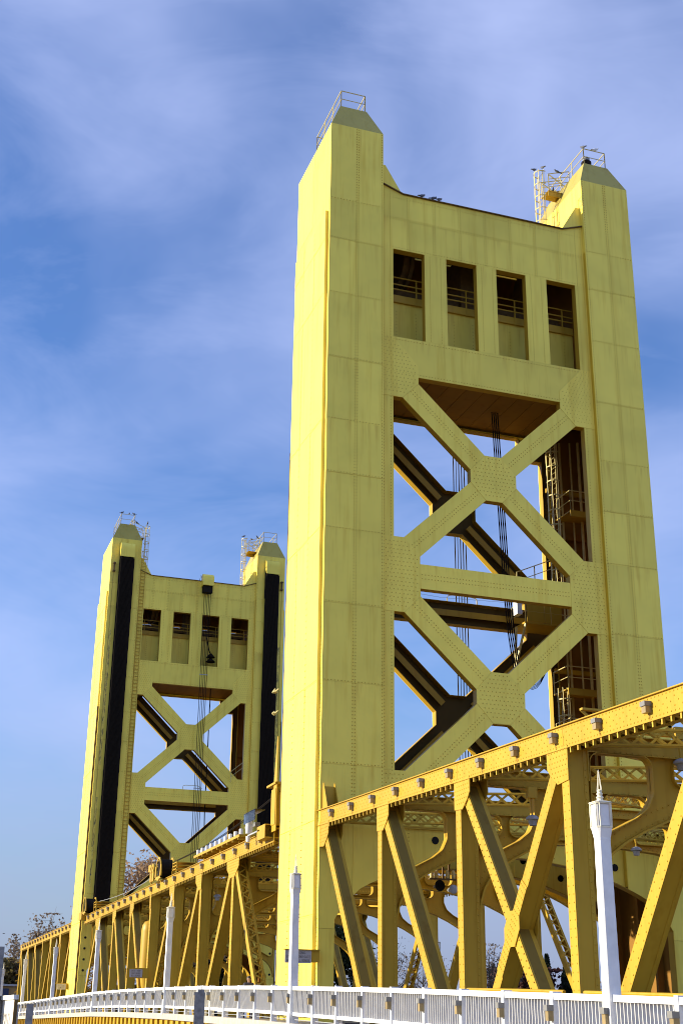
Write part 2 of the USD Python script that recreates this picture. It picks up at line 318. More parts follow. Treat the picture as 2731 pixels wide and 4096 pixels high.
def face(t, M, mats, lift):
    """One of the two braced faces of a tower, built for y = 0 facing -y and put in place by M."""
    for s in (0, 1):          # leg skins
        X = (lambda x: x) if s == 0 else (lambda x: W - x)
        for r in range(len(ZROWS) - 1):
            z1, z0 = ZROWS[r], ZROWS[r + 1]
            for c, (a, b) in enumerate(((0.02, 1.5), (1.5, WL))):
                lap = 0.010 * (r % 2) + 0.003 * (r % 3) + .001 * c
                x0, x1 = sorted((X(a), X(b)))
                MB(M).box(x0 + .001, x1 - .001, -lap, .05, z0 + .003, z1 - .003).build('plate', mats['skin'], t)
        sk = sbox(min(X(0.02), X(WL)), -41.0, max(X(0.02), X(WL)), -36.6).difference(ARCHP)
        for a, b in ((0.02, 1.5), (1.5, WL)):
            q = sk.intersection(sbox(*sorted((X(a), X(b)))[:1], -42, sorted((X(a), X(b)))[1], -36.6)).buffer(-.006, join_style=2)
            MB(M).ext(q, 'y', -.01, .05).build('plate', mats['skin'], t)
        MB(M).ext(sbox(min(X(0.02), X(.72)), -47, max(X(.02), X(.72)), -41.0).buffer(-.004, join_style=2), 'y', 0, .05).build('plate', mats['skin'], t)
        x0, x1 = sorted((X(0.03), X(WL - .03)))
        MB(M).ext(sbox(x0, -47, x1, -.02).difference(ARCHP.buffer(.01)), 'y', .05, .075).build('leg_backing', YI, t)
        # the step from the leg to the recessed frame
        x0, x1 = sorted((X(WL - .03), X(WL)))
        MB(M).box(x0, x1, .052, .33, -38.7, -4.76).build('leg_return', RET, t)
    for q in MEMBERS: MB(M).ext(q.buffer(-.002, join_style=2), 'y', .25, .29).build('frame_plate', mats['skin'], t)
    for q in GUSSETS: MB(M).ext(q.buffer(-.004, join_style=2), 'y', .238, .29).build('gusset_plate', mats['skin'], t)
    pp = sbox(WL, -40, W - WL, -36.6).difference(ARCHP)
    for k in range(4):
        a = WL + k * (W - 2 * WL) / 4; b = a + (W - 2 * WL) / 4
        MB(M).ext(pp.intersection(sbox(a, -42, b, -30)).buffer(-.006, join_style=2), 'y', .262, .3).build('portal_plate', mats['skin'], t)
    MB(M).box(WL, W - WL, .17, .3, -36.66, -36.56).build('portal_ledge', mats['rustskin'], t)
    for hx, hz in ((5.46, -37.1), (W - 5.46, -37.1), (3.42, -37.86), (W - 3.42, -37.86)):
        MB(M).lathe([(0, .24), (.17, .24), (.17, .3), (0, .3)], 12, (hx, 0, hz), 'y').build('drain_hole', HOLE, t)
    MB(M).ext(FRAME.intersection(sbox(0, -36, W, -14.1)).buffer(-.035, join_style=2), 'y', .292, .297).build('inner_lining', SOOT_SHADE, t)
    MB(M).ext(FRAME.intersection(sbox(0, -14, W, -4)).buffer(-.035, join_style=2), 'y', .292, .297).build('inner_lining', SOOT_SHADE, t)  # added thin sheet: soot, and shade painted into the machine room
    # flanges that run round every opening, at right angles to the plates
    fl = MB(M)
    for h in HOLES + WINS: fl.ext(h.buffer(.03, join_style=2).difference(h), 'y', .285, .66)
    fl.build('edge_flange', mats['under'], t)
    arc = LineString(ARCH[1:-1]).buffer(.03, cap_style=2).intersection(sbox(0, -60, W, 0)).difference(ARCHP.buffer(-.0005))
    MB(M).ext(arc, 'y', .01, .5).build('arch_flange', mats['under'], t)
    for s in (0, 1):
        x0, x1 = (.70, .73) if s == 0 else (W - .73, W - .70)
        MB(M).box(x0, x1, .052, .5, -47, -40.6).build('leg_jamb', mats['under'], t)
    # inner ribs of the braces
    for p, q in (((4.4, -15.0), (8.1, -18.5)), ((4.4, -23.4), (8.1, -19.95)), ((4.4, -26.2), (8.1, -29.65)), ((4.4, -34.7), (8.1, -31.15))):
        for s in (0, 1):
            a, b = [(x if s == 0 else W - x, z) for x, z in (p, q)]
            m = MB(M); d = np.array([b[0] - a[0], b[1] - a[1]]); d /= np.linalg.norm(d); n = np.array([-d[1], d[0]])
            def strip(w, y0, y1):
                P = [np.array(a) + n * w, np.array(a) - n * w, np.array(b) - n * w, np.array(b) + n * w]
                m.ext(Polygon([tuple(k) for k in P]), 'y', y0, y1)
            strip(.015, .29, .6); strip(.16, .6, .63); m.build('brace_rib', mats['under'], t)
    m = MB(M); m.box(4.9, 12.92, .29, .6, -24.85, -24.82); m.box(4.9, 12.92, .6, .63, -25.0, -24.67); m.build('brace_rib', mats['under'], t)
    # rivets
    P = []
    def seg(x0, z0, x1, z1, y, d=.16):
        k = max(2, int(math.hypot(x1 - x0, z1 - z0) / d)); P.extend((x0 + (x1 - x0) * i / k, y, z0 + (z1 - z0) * i / k) for i in range(k + 1))
    for s in (0, 1):
        X = (lambda x: x) if s == 0 else (lambda x: W - x)
        for z in ZROWS[1:-1]: seg(X(.1), z + .06, X(WL - .1), z + .06, -.014)
        for x in (1.44, 1.56, WL - .08): seg(X(x), -.1, X(x), -36.5, -.018)
        for x in (3.06, 3.42): seg(X(x), -3.2, X(x), -36.4, .25)
    for z in (-3.7, -4.94, -5.06, -6.78, -12.25, -14.1): seg(3.1, z, W - 3.1, z, .25)
    for x in np.linspace(2.94, W - 2.94, 9)[1:-1]: seg(x - .06, -3.6, x - .06, -6.8, .25); seg(x + .06, -3.6, x + .06, -6.8, .25)
    for a, b in WINX[:-1]:
        seg(b + .3, -7, b + .3, -12, .25); seg(b + .92, -7, b + .92, -12, .25)
    for p, q in (((4.5, -15.0), (8.0, -18.35)), ((4.5, -23.4), (8.0, -20.1)), ((4.5, -26.2), (8.0, -29.5)), ((4.5, -34.7), (8.0, -31.3))):
        for s in (0, 1):
            for o in (-.11, .11):
                a, b = [(x if s == 0 else W - x, z) for x, z in (p, q)]; seg(a[0], a[1] + o, b[0], b[1] + o, .25)
    for o in (-.1, .1): seg(5, -24.84 + o, 12.8, -24.84 + o, .25)
    for q in GUSSETS:
        x0, z0, x1, z1 = q.bounds; inn = q.buffer(-.1)
        from shapely.geometry import Point
        for i, z in enumerate(np.arange(z0 + .1, z1, .2)):
            for x in np.arange(x0 + .1 + .1 * (i % 2), x1, .2):
                if inn.contains(Point(x, z)): P.append((x, .238, z))
    for x in (4.2, 6.5, 8.9, 11.3, 13.6): seg(x, -36.7, x, ARCH[9][1] + .3 if x in (4.2, 13.6) else -37.6, .262)
    V, F = rivets(P, (0, -1, 0)); MB(M).add(V, F).build('rivet_heads', mats['rustskin'], t, kind='stuff')

def hoop(m, c, r, z, a0, a1, n=10, t=.022, w=.06):
    an = np.linspace(a0, a1, n)
    for i in range(n - 1):
        p, q = [(c[0] + r * math.cos(a), c[1] + r * math.sin(a), z) for a in (an[i], an[i + 1])]
        m.beam(p, q, t, w)
def caged(t, M, x, v, z0, z1, facing=math.pi, mat=None, rungs=True, prefix=''):
    """A caged ladder: rails, rungs, hoops and cage bars; the cage bulges towards 'facing'."""
    mat = mat or RAILM; c = (x, v); ux, uy = -math.sin(facing), math.cos(facing)
    m = MB(M)
    for s in (-1, 1): m.tube([(x + ux * .23 * s, v + uy * .23 * s, z0), (x + ux * .23 * s, v + uy * .23 * s, z1)], .028)
    for z in np.arange(z0 + .2, z1, .3): m.tube([(x - ux * .23, v - uy * .23, z), (x + ux * .23, v + uy * .23, z)], .014, 4)
    m.build('ladder', mat, t)
    m = MB(M)
    for z in np.arange(z0 + .9, z1 + .01, .85): hoop(m, c, .4, z, facing - 1.9, facing + 1.9)
    m.build('cage_hoops', mat, t)
    m = MB(M)
    for a in np.linspace(facing - 1.6, facing + 1.6, 5): m.beam((x + .4 * math.cos(a), v + .4 * math.sin(a), z0 + .85), (x + .4 * math.cos(a), v + .4 * math.sin(a), z1), .02, .045, (0, 1, 0))
    m.build('cage_bars', mat, t)
def guard(t, M, pts, h, mat=None, name='guard_rail', posts=True, r=.028, mids=(0.5,)):
    m = MB(M); pts = [np.array(p, float) for p in pts]; up = np.array([0, 0, h])
    for a, b in zip(pts[:-1], pts[1:]):
        m.tube([a + up, b + up], r)
        for k in mids: m.tube([a + up * k, b + up * k], r * .8)
        n = max(1, int(round(np.linalg.norm(b - a) / 1.5)))
        for i in range(n + 1): p = a + (b - a) * i / n; m.tube([p, p + up], r)
    return m.build(name, mat or RAILM, t)

def tower(name, label, far):
    t = Thing(name, label, 'bridge tower', group=None)
    MF = np.eye(4)
    if far: MF = np.diag([1.0, -1, 1, 1]); MF[1, 3] = YF + D          # shore side away from the camera
    MR = MF @ np.array([[1, 0, 0, 0], [0, -1, 0, D], [0, 0, 1, 0], [0, 0, 0, 1.0]])
    mats = dict(skin=Y, rustskin=YD, under=YT)
    face(t, MF, mats, False); face(t, MR, mats, True)
    for s in (0, 1):
        MS = MF if s == 0 else MF @ np.array([[-1, 0, 0, W], [0, 1, 0, 0], [0, 0, 1, 0], [0, 0, 0, 1.0]])
        # outer side: skin flush above, a proud second skin below
        rows = [0, -4.75, -7.13, -10.36, -17.41, -23.06, -30.4, -36.6, -40.5, -47]
        MB(MS).box(.02, .05, .05, D - .05, -47, -.02).build('leg_backing', YI, t)
        for r in range(len(rows) - 1):
            z1, z0 = rows[r], rows[r + 1]
            ys = [0.0, D / 2, D] if r < 1 else [0.0, .27, D - .27, D]
            for k in range(len(ys) - 1):
                MB(MS).box(-.002 - .006 * ((r + k) % 2), .02, ys[k] + .001, ys[k + 1] - .001, z0 + .002, z1 - .002).build('plate', Y, t)
            if r >= 1:
                for k, (a, b) in enumerate(((.29, 2.1), (2.1, 3.9), (3.9, D - .29))):
                    top = z1 - (.75 if r == 1 else 0)
                    MB(MS).box(-.15 - .008 * ((r + k) % 2), -.01, a + .001, b - .001, z0 + .002, top - .002).build('plate', Y, t)
        MB(MS).box(-.16, .0, .265, .285, -47, -5.4).build('corner_strip', Y, t)
        MB(MS).box(-.17, .0, D - .285, D - .22, -47, -17).build('guide_rail', RUST, t)
        P = []
        for y in (.1, .2, D - .1, D - .2): P += [(-.002, y, z) for z in np.arange(-46, -5.6, .18)]
        for y in (2.04, 2.16, 3.84, 3.96): P += [(-.158, y, z) for z in np.arange(-46, -5.8, .3)]
        for z in rows[2:]: P += [(-.158, y, z + .07) for y in np.arange(.4, D - .35, .16)]
        V, F = rivets(P, (-1, 0, 0)); MB(MS).add(V, F).build('rivet_heads', YD, t, kind='stuff')
        P = [(.13 + 0 * z, .275, z) for z in np.arange(-40, -8, .2)]
        # inner side of the leg above the machine room floor
        for z0, z1 in ((-4.75, 0), (-7.13, -4.75), (-10.36, -7.13), (-14.0, -10.36)):
            MB(MS).box(WL - .03, WL, .33 if z1 < -1 else .06, D - (.33 if z1 < -1 else .06), z0 + .006, z1 - .006).build('plate', Y, t)
        # cap: a hipped lid with a flat top
        cx, cv, cz = .71, .70, 1.816
        MB(MS).add([(0, 0, 0), (WL, 0, 0), (WL, D, 0), (0, D, 0), (cx, cv, cz), (WL - cx, cv, cz), (WL - cx, D - cv, cz), (cx, D - cv, cz)], BOXF).build('leg_cap', CAPM, t)
        pr = [(cx + .07, cv + .08), (WL - cx - .07, cv + .08), (WL - cx - .07, D - cv - .08), (cx + .07, D - cv - .08)]
        guard(t, MS, [(x, y, cz) for x, y in pr + pr[:1]], 1.08, name='cap_railing')
        # gusset between leg and top beam, on both faces
        for y in (.34, D - .37):
            MB(MS).ext(poly((WL, -1.7), (3.19, -1.7), (4.17, -3.38), (WL, -2.97)), 'y', y, y + .03).build('corner_bracket', Y, t)
        # cage ladder and landing at the top, on the inner side towards the lift span
        if s == 1 or far:
            caged(t, MS, WL + .72, 3.3, -3.55, 2.55, facing=0.0)
            MB(MS).box(1.95, WL + .5, 2.85, 3.75, 1.05, 1.1).box(2.0, WL + .5, 2.87, 2.91, .75, 1.05).build('landing', YD, t)
            for v in (2.85, 3.75):
                guard(t, MS, [(2.0, v, 1.6), (WL + .45, v, 1.1)], 1.15, name='landing_rail', mids=(.35, .68))
                MB(MS).beam((2.3, v, 1.6), (WL + .4, v, 2.2), .05, .05).build('landing_brace', RAILM, t)
    # coping and roof of the top beam
    for M in (MF, MR):
        m = MB(M); m.ext(LineString([(WL, -2.98), (4.15, -3.41), (W - 4.15, -3.41), (W - WL, -2.98)]).buffer(.025, cap_style=2, join_style=2), 'y', .15, .55); m.build('coping', RUST, t)
    MB(MF).box(WL, W - WL, .5, D - .5, -3.75, -3.6).build('roof_plate', YI, t)
    # machine room: floor of planks seen from below, parapets, balcony rails, machinery
    n = 12
    for k in range(n):
        a = WL + k * (W - 2 * WL) / n
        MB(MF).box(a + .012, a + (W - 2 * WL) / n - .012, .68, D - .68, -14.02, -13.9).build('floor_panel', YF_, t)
    for j, y in enumerate((1.9, D - 1.94)):
        for k in range(4):
            a = WL + k * (W - 2 * WL) / 4
            MB(MF).box(a + .006, a + (W - 2 * WL) / 4 - .006, y, y + .04, -13.9, -9.1).build('parapet_plate', Y, t)
        MB(MF).box(WL, W - WL, y - .12 if j == 0 else y, y + .04 if j == 0 else y + .16, -9.1, -8.68).build('parapet_beam', YD, t)
        yy = y - .1 if j == 0 else y + .14
        m = MB(MF)
        for z in (-7.6, -8.02, -8.32): m.beam((WL, yy, z), (W - WL, yy, z), .05, .06)
        for x in np.arange(WL + 1.1, W - WL, 1.45): m.beam((x, yy, -9.15), (x, yy, -7.58), .06, .07, (0, 1, 0))
        m.build('balcony_rail', YD, t)
        P = [(x, y if j == 0 else y + .04, z) for x in np.arange(WL + .35, W - WL, 1.1) for z in np.arange(-13.8, -9.5, .2)]
        V, F = rivets(P, (0, -1 if j == 0 else 1, 0)); MB(MF).add(V, F).build('rivet_heads', YD, t, kind='stuff')
    m = MB(MF)
    for x in (5.0, 12.8): m.lathe([(0, -.3), (1.5, -.3), (1.5, -.1), (1.3, -.1), (1.3, .1), (1.5, .1), (1.5, .3), (0, .3)], 24, (x, D / 2, -6.1), 'x')
    m.box(3.5, 14.3, 2.4, 2.55, -8.4, -7.9).box(3.5, 14.3, 3.25, 3.4, -8.4, -7.9).box(8.2, 9.8, 2.0, 3.8, -9.0, -5.2)
    for x in (3.6, 6.6, 11.2, 14.2): m.box(x - .12, x + .12, 2.3, 3.5, -13.9, -8.2)
    m.build('machinery', RUST, t)
    for y in (.36, D - .40): MB(MF).box(WL + .05, W - WL - .05, y, y + .04, -6.6, -3.78).build('beam_lining', YI, t)  # added dark sheets that paint shade behind the top beams
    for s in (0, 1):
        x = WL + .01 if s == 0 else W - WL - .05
        MB(MF).box(x, x + .04, .45, D - .45, -13.85, -3.8).build('room_lining', YI, t)  # added dark sheet, paints shade on the room's end walls
    # cross frames inside each leg and dark guide channels
    for s in (0, 1):
        MS = MF if s == 0 else MF @ np.array([[-1, 0, 0, W], [0, 1, 0, 0], [0, 0, 1, 0], [0, 0, 0, 1.0]])
        for z in (-19.6, -25.0, -30.6, -35.6):
            MB(MS).box(.06, WL - .1, .4, .46, z - .2, z + .2).box(.06, .5, .46, D - .45, z - .2, z + .2).box(.06, WL - .1, D - .46, D - .4, z - .2, z + .2).build('leg_diaphragm', YI, t)
        for y in (2.2, 3.6): MB(MS).box(.06, .4, y - .1, y + .1, -46.5, -14.1).build('guide_channel', YI, t)
        MB(MS).box(-.6, 1.6, -.5, D + .5, -60, -47.0).build('pier', PIER, t)
    # inside the right leg (as seen from the shore on the near side): ladders, landings and a control platform
    if not far:
        caged(t, MF, 14.35, 3.95, -24.0, -14.6, facing=math.pi)
        caged(t, MF, 14.35, 3.95, -33.5, -28.6, facing=math.pi)
        for z, x0 in ((-18.9, 14.9), (-28.7, 14.2), (-31.4, 14.2)):
            MB(MF).box(x0, 16.6, 3.3, 4.9, z - .06, z).box(x0, 16.6, 3.3, 3.38, z - .35, z - .06).build('landing', YD, t)
            guard(t, MF, [(16.2, 3.35, z), (x0 + .03, 3.35, z), (x0 + .03, 4.85, z)], 1.15, name='landing_rail')
        MB(MF).box(11.95, 14.9, 3.4, 5.0, -25.5, -25.42).build('platform_floor', YD, t)
        for k in range(2): MB(MF).box(12.1 + k * 1.0, 13.08 + k * 1.0, 3.4, 3.44, -25.4, -24.3).build('platform_screen', YT, t)
        guard(t, MF, [(14.9, 3.42, -25.42), (12.0, 3.42, -25.42), (12.0, 5.0, -25.42)], 1.15, name='platform_rail')
        MB(MF).box(11.62, 11.9, 3.55, 4.0, -25.0, -24.2).build('control_box', WHITE, t, label='white control box at the end of the platform')
        MB(MF).beam((12.02, 3.45, -25.5), (11.75, 4.3, -27.7), .09, .09).beam((11.7, 3.9, -25.6), (11.75, 4.3, -27.7), .09, .09).build('platform_strut', RAILM, t)
        guard(t, MF, [(12.2, 4.6, -23.35), (14.3, 4.6, -22.4)], 1.0, name='strut_rail')
        MB(MF).box(13.0, 13.55, 3.6, 4.0, -27.2, -26.5).build('junction_box', RAILM, t)
        for x, v, r_ in ((15.1, 4.9, .05), (15.35, 5.0, .07), (15.9, 4.8, .05), (16.3, 4.6, .08)): MB(MF).tube([(x, v, -36), (x, v, -14.2)], r_, 8).build('riser_pipe', RAILM, t)
        for z in (-17.2, -21.5, -27.4, -32.6): MB(MF).box(14.4, 17.6, 4.95, 5.1, z - .12, z + .12).build('cross_beam', YT, t)
        # bundles of hanging cables
        for k in range(4):
            x = 10.28 + .115 * k
            MB(MF).tube([(x, 3, -13.95), (x + .18, 3, -19.5), (x + .36, 3, -24.4), (x + .5, 3, -26.3), (x + .78, 3.05, -28.3), (x + .95, 3.1, -29.0)], .03, 6).build('hanging_cable', ROPE, t)
        for k in range(4):
            MB(MF).tube([(12.3, 4.0, -28.62 - .04 * k), (12.51, 4.0, -28.62 - .06 * k), (12.76, 4.0, -28.48 - .07 * k), (13.0, 4.0, -28.24 - .06 * k), (13.22, 4.0, -27.94 - .03 * k), (13.45, 4.0, -27.6)], .016, 5).build('looped_cable', ROPE, t)
        MB(MF).tube([(3.3, 4.9, -23.9), (8, 4.9, -24.15), (13, 4.9, -23.95)], .008, 4).build('tie_wire', GALV, t)
    # arched pipe handle on the rear strut
    for M in (MR,):
        an = np.linspace(0, np.pi, 9); pp = [(8.5, .45, -24.22), (8.5, .45, -24.0)] + [(9.35 - .85 * math.copysign(abs(math.cos(a)) ** .45, math.cos(a)), .45, -24.0 + .22 * math.sin(a) ** .6 if math.sin(a) > 1e-6 else -24.0) for a in an] + [(10.2, .45, -24.0), (10.2, .45, -24.22)]
        MB(M).tube(pp, .028).build('pipe_handle', RAILM, t)
    # lift side: hoods, counterweight ropes, sheave hood and operating ropes
    for s in (0, 1):
        MS = MR if s == 0 else MR @ np.array([[-1, 0, 0, W], [0, 1, 0, 0], [0, 0, 1, 0], [0, 0, 0, 1.0]])
        an = np.linspace(np.pi / 2, np.pi, 9)
        prof = [(0.02, -.45)] + [(.0 + .62 * math.cos(a), -1.25 + .8 * math.sin(a)) for a in an] + [(-.62, -2.05), (-.56, -2.05), (0.02, -1.0)]
        x0, x1 = (.80, 2.2) if s == 0 else (.72, 2.12)
        MB(MS).ext(Polygon(prof), 'x', x0, x1).build('rope_hood', Y, t)
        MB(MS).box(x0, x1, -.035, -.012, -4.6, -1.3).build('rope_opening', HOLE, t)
        MB(MS).lathe([(0, x0 + .08), (.52, x0 + .08), (.52, x1 - .08), (0, x1 - .08)], 20, (0, -.02, -2.1), 'x').build('sheave', ROPE, t)
        for k in range(16):
            x = x0 + .1 + k * (x1 - x0 - .2) / 15
            MB(MS).tube([(x, -.53, -2.0), (x, -.53, -35.6)], .03, 8).build('counterweight_rope', ROPE, t)
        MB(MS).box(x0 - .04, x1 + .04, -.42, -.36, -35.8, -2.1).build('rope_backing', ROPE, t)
        MB(MS).box(.35, .55, -.02, -.005, -22.5, -9.5).box(.35, .5, -.02, -.005, -33.5, -25.5).build('grease_streak', GMAT, t)
        MB(MS).beam((.32, -.12, -3.6), (.32, -.12, -2.6), .14, .14).box(.2, .46, -.25, -.01, -2.75, -2.65).box(.2, .46, -.25, -.01, -3.55, -3.45).build('rope_bracket', RUST, t)
        MB(MS).tube([(.3, -.1, -3.6), (.3, -.1, -30)], .018, 5).build('balance_rope', RUST, t)
    MB(MR).ext(Polygon([(.3, -2.95), (.0, -2.8), (-.35, -2.85), (-.6, -3.1), (-.66, -3.5), (-.66, -4.05), (.3, -4.05)]), 'x', 9.2, 10.3).build('sheave_hood', Y, t)
    MB(MR).box(9.28, 10.22, -.5, .1, -4.75, -4.05).build('sheave_block', ROPE, t)
    for k in range(5):
        MB(MR).tube([(9.42 + .16 * k, -.45, -4.7), (9.42 + .16 * k, -.45, -36.2)], .02 if k in (1,) else .03, 5).build('operating_rope', ROPE, t)
    MB(MR).box(9.35, 10.15, -.49, -.41, -13.2, -13.14).box(9.35, 10.15, -.49, -.41, -24.2, -24.14).build('rope_spreader', GALV, t)
    # ladder of rungs beside the left leg on the lift side
    m = MB(MR)
    for z in np.arange(-35.5, -1.2, .35): m.beam((3.05, .13, z), (3.45, .13, z), .05, .05)
    for x in (3.04, 3.46): m.beam((x, .13, -35.6), (x, .13, -1.0), .05, .05, (0, 1, 0))
    m.build('ladder', YD, t)
    if far:
        for hz in (-37.83, -38.74, -39.66, -40.57):
            for s in (.4, W - .4): MB(MR).lathe([(0, -.016), (.11, -.016), (.11, -.004), (0, -.004)], 10, (s, 0, hz), 'y').build('lightening_hole', HOLE, t)
        guard(t, MR, [(14.2, -.0, -22.3), (13.0, -.0, -23.3)], 1.0, name='landing_rail'); MB(MR).tube([(10.9, 1.2, -14), (10.9, 1.2, -26), (11.0, 1.2, -30)], .05, 6).build('hanging_cable', ROPE, t)
        MB(MR).lathe([(0, .3), (.12, .28), (.45, -.1), (.12, -.06), (.12, -.2), (.5, -.55), (.1, -.5), (0, -.5)], 14, (10.7, 1.0, -10.9)).tube([(10.2, 1.0, -9.0), (10.5, 1.0, -10.3), (10.7, 1.0, -10.7)], .06).build('cable_reel', ROPE, t)
        MB(MR).tube([(9.0, .2, -3.4), (9.12, .2, -2.85), (9.3, .2, -3.35)], .03).build('ridge_bracket', RUST, t)
    return t
GMAT = usdkit.material(stage, '/World/Looks/grease_streak', {'g': ('geometry', {}), 'm': ('mapping', {'scale': (5.0, 5.0, 1.0)}), 'n': ('noise_texture', {'scale': 1.6, 'detail': 7.0, 'roughness': 0.75}),
        'r': ('rgb_ramp', {'ramp': [(0.0, GOLD), (0.47, GOLD), (0.60, (0.05, 0.04, 0.03)), (1, (0.03, 0.025, 0.02))]}), 'p': ('principled_bsdf', {'roughness': 0.5})},
        [('g.position', 'm.vector'), ('m.vector', 'n.vector'), ('n.fac', 'r.fac'), ('r.color', 'p.base_color')], surface='p.BSDF')
tower('lift_tower', 'large golden steel lift tower in the foreground, its braced shore face turned to the viewer', False)
tower('lift_tower', 'smaller golden lift tower further back with black rope bundles down both legs', True)

# ---------------------------------------------------------------- truss spans
def fixture(t, y, z, M=None, x=0.0):
    """Small floodlight box on the web of the chord."""
    m = MB(M).box(x - .17, x - .002, y - .095, y + .095, z - .14, z + .03).build('light_fixture', LAMPLENS, t)
    MB(M).box(x - .20, x - .002, y - .115, y + .115, z + .03, z + .15).build('fixture_cap', LAMPTOP, m)
    MB(M).tube([(x - .03, y, z - .15), (x - .03, y - .04, z - .3), (x - .015, y, z - .42)], .008, 4).build('fixture_wire', RUST, m)
def zig(m, p, q, wide, axis, pitch, w=.07, t=.012, cross=False):
    """Lacing bars zigzagging between two lines p..q displaced by +-wide/2 along axis."""
    p, q, a = np.array(p, float), np.array(q, float), np.array(axis, float); n = max(2, int(np.linalg.norm(q - p) / pitch))
    nrm = np.cross((q - p) / np.linalg.norm(q - p), a)
    for i in range(n):
        A, B = p + (q - p) * i / n, p + (q - p) * (i + 1) / n; s = 1 if i % 2 == 0 else -1
        m.beam(A + a * s * wide / 2, B - a * s * wide / 2, w, t, nrm)
        if cross: m.beam(A - a * s * wide / 2, B + a * s * wide / 2, w, t, nrm * 1.0001)
PORTAL_ARCH = [(.62, -4.1), (.68, -3.75), (.8, -3.4), (.98, -3.1), (1.25, -2.82), (1.7, -2.5), (2.3, -2.18), (3.2, -1.8), (4.5, -1.42), (6, -1.16), (7.4, -1.05), (CX, -1.0)]
PORTAL_ARCH += [(W - x, z) for x, z in PORTAL_ARCH[::-1][1:]]
O1 = rounded(poly((.72, -.08), (2.69, -.08), (2.69, -1.1), (2.5, -1.5), (2.1, -1.8), (1.6, -2.05), (1.15, -2.28), (.72, -2.5)), .3)
O2, O3, O4 = [rounded(sbox(a, -.86 + .14 * (a < 4) * 0, b, -.08), .28) for a, b in ((3.4, 5.0), (5.35, 6.95), (7.3, 8.7))]
POPEN = [O1, O2, O3, O4]; POPEN += [Polygon([(W - x, z) for x, z in q.exterior.coords]) for q in POPEN]
PWEB = Polygon([(.62, .45), (W - .62, .45)] + PORTAL_ARCH[::-1]).difference(unary_union(POPEN))
def portal(t, y, zc, rails=True):
    """Sway frame between the two trusses: a web pierced by rounded openings over an arched lower flange."""
    T = np.eye(4); T[1, 3] = y; T[2, 3] = zc
    fr = MB(T).ext(PWEB, 'y', -.015, .015).build('sway_frame', YT, t)
    m = MB(T)
    for q in POPEN: m.ext(q.buffer(.025).difference(q), 'y', -.17, .17)
    m.ext(LineString(PORTAL_ARCH).buffer(.03, cap_style=2), 'y', -.19, .19)
    m.box(.62, W - .62, -.19, .19, .44, .47); m.box(.62, W - .62, -.17, .17, -.07, -.045)
    m.build('flange', YT, fr)
    P = []
    for x in np.arange(.8, W - .7, .2): P += [(x, -.015, .0), (x, -.015, .38)]
    L = LineString(PORTAL_ARCH)
    for d in np.arange(.1, L.length, .2):
        p = L.interpolate(d); P.append((p.x, -.015, p.y + .1)); P.append((p.x, -.015, p.y + .42))
    V, F = rivets(P, (0, -1, 0)); MB(T).add(V, F).build('rivet_heads', YD, fr, kind='stuff')
def boxcol(M, p, q, w, depth, laced=False, x0=.012):
    """Box member in the plane x = const between p and q (y, z), outer face at x = .012, width w in the truss plane."""
    p, q = np.array(p, float), np.array(q, float); d = (q - p) / np.linalg.norm(q - p); n = np.array([-d[1], d[0]])
    m = MB(M)
    def quad(x0, x1, a, b):      # slab between in-plane offsets a, b
        c = [p + n * a, p + n * b, q + n * b, q + n * a]
        m.hexa(np.array([(x0, *c[0]), (x0, *c[1]), (x0, *c[2]), (x0, *c[3])]), np.array([(x1, *c[0]), (x1, *c[1]), (x1, *c[2]), (x1, *c[3])]))
    h = w / 2
    quad(x0, .037, -h, h); quad(depth - .037, depth - .012, -h, h)
    if laced:
        for s in (-1, 1):
            for x in (.037, depth - .12): quad(x, x + .083, s * h - .012 * s, s * h - .024 * s) if True else None
    else:
        for s in (-1, 1):
            quad(.037, depth - .037, s * (h - .035), s * (h - .015))
            quad(depth - .14, depth - .037, s * (h - .014), s * (h - .002)); quad(.037, .09, s * (h - .014), s * (h - .004))
    return m, d, n
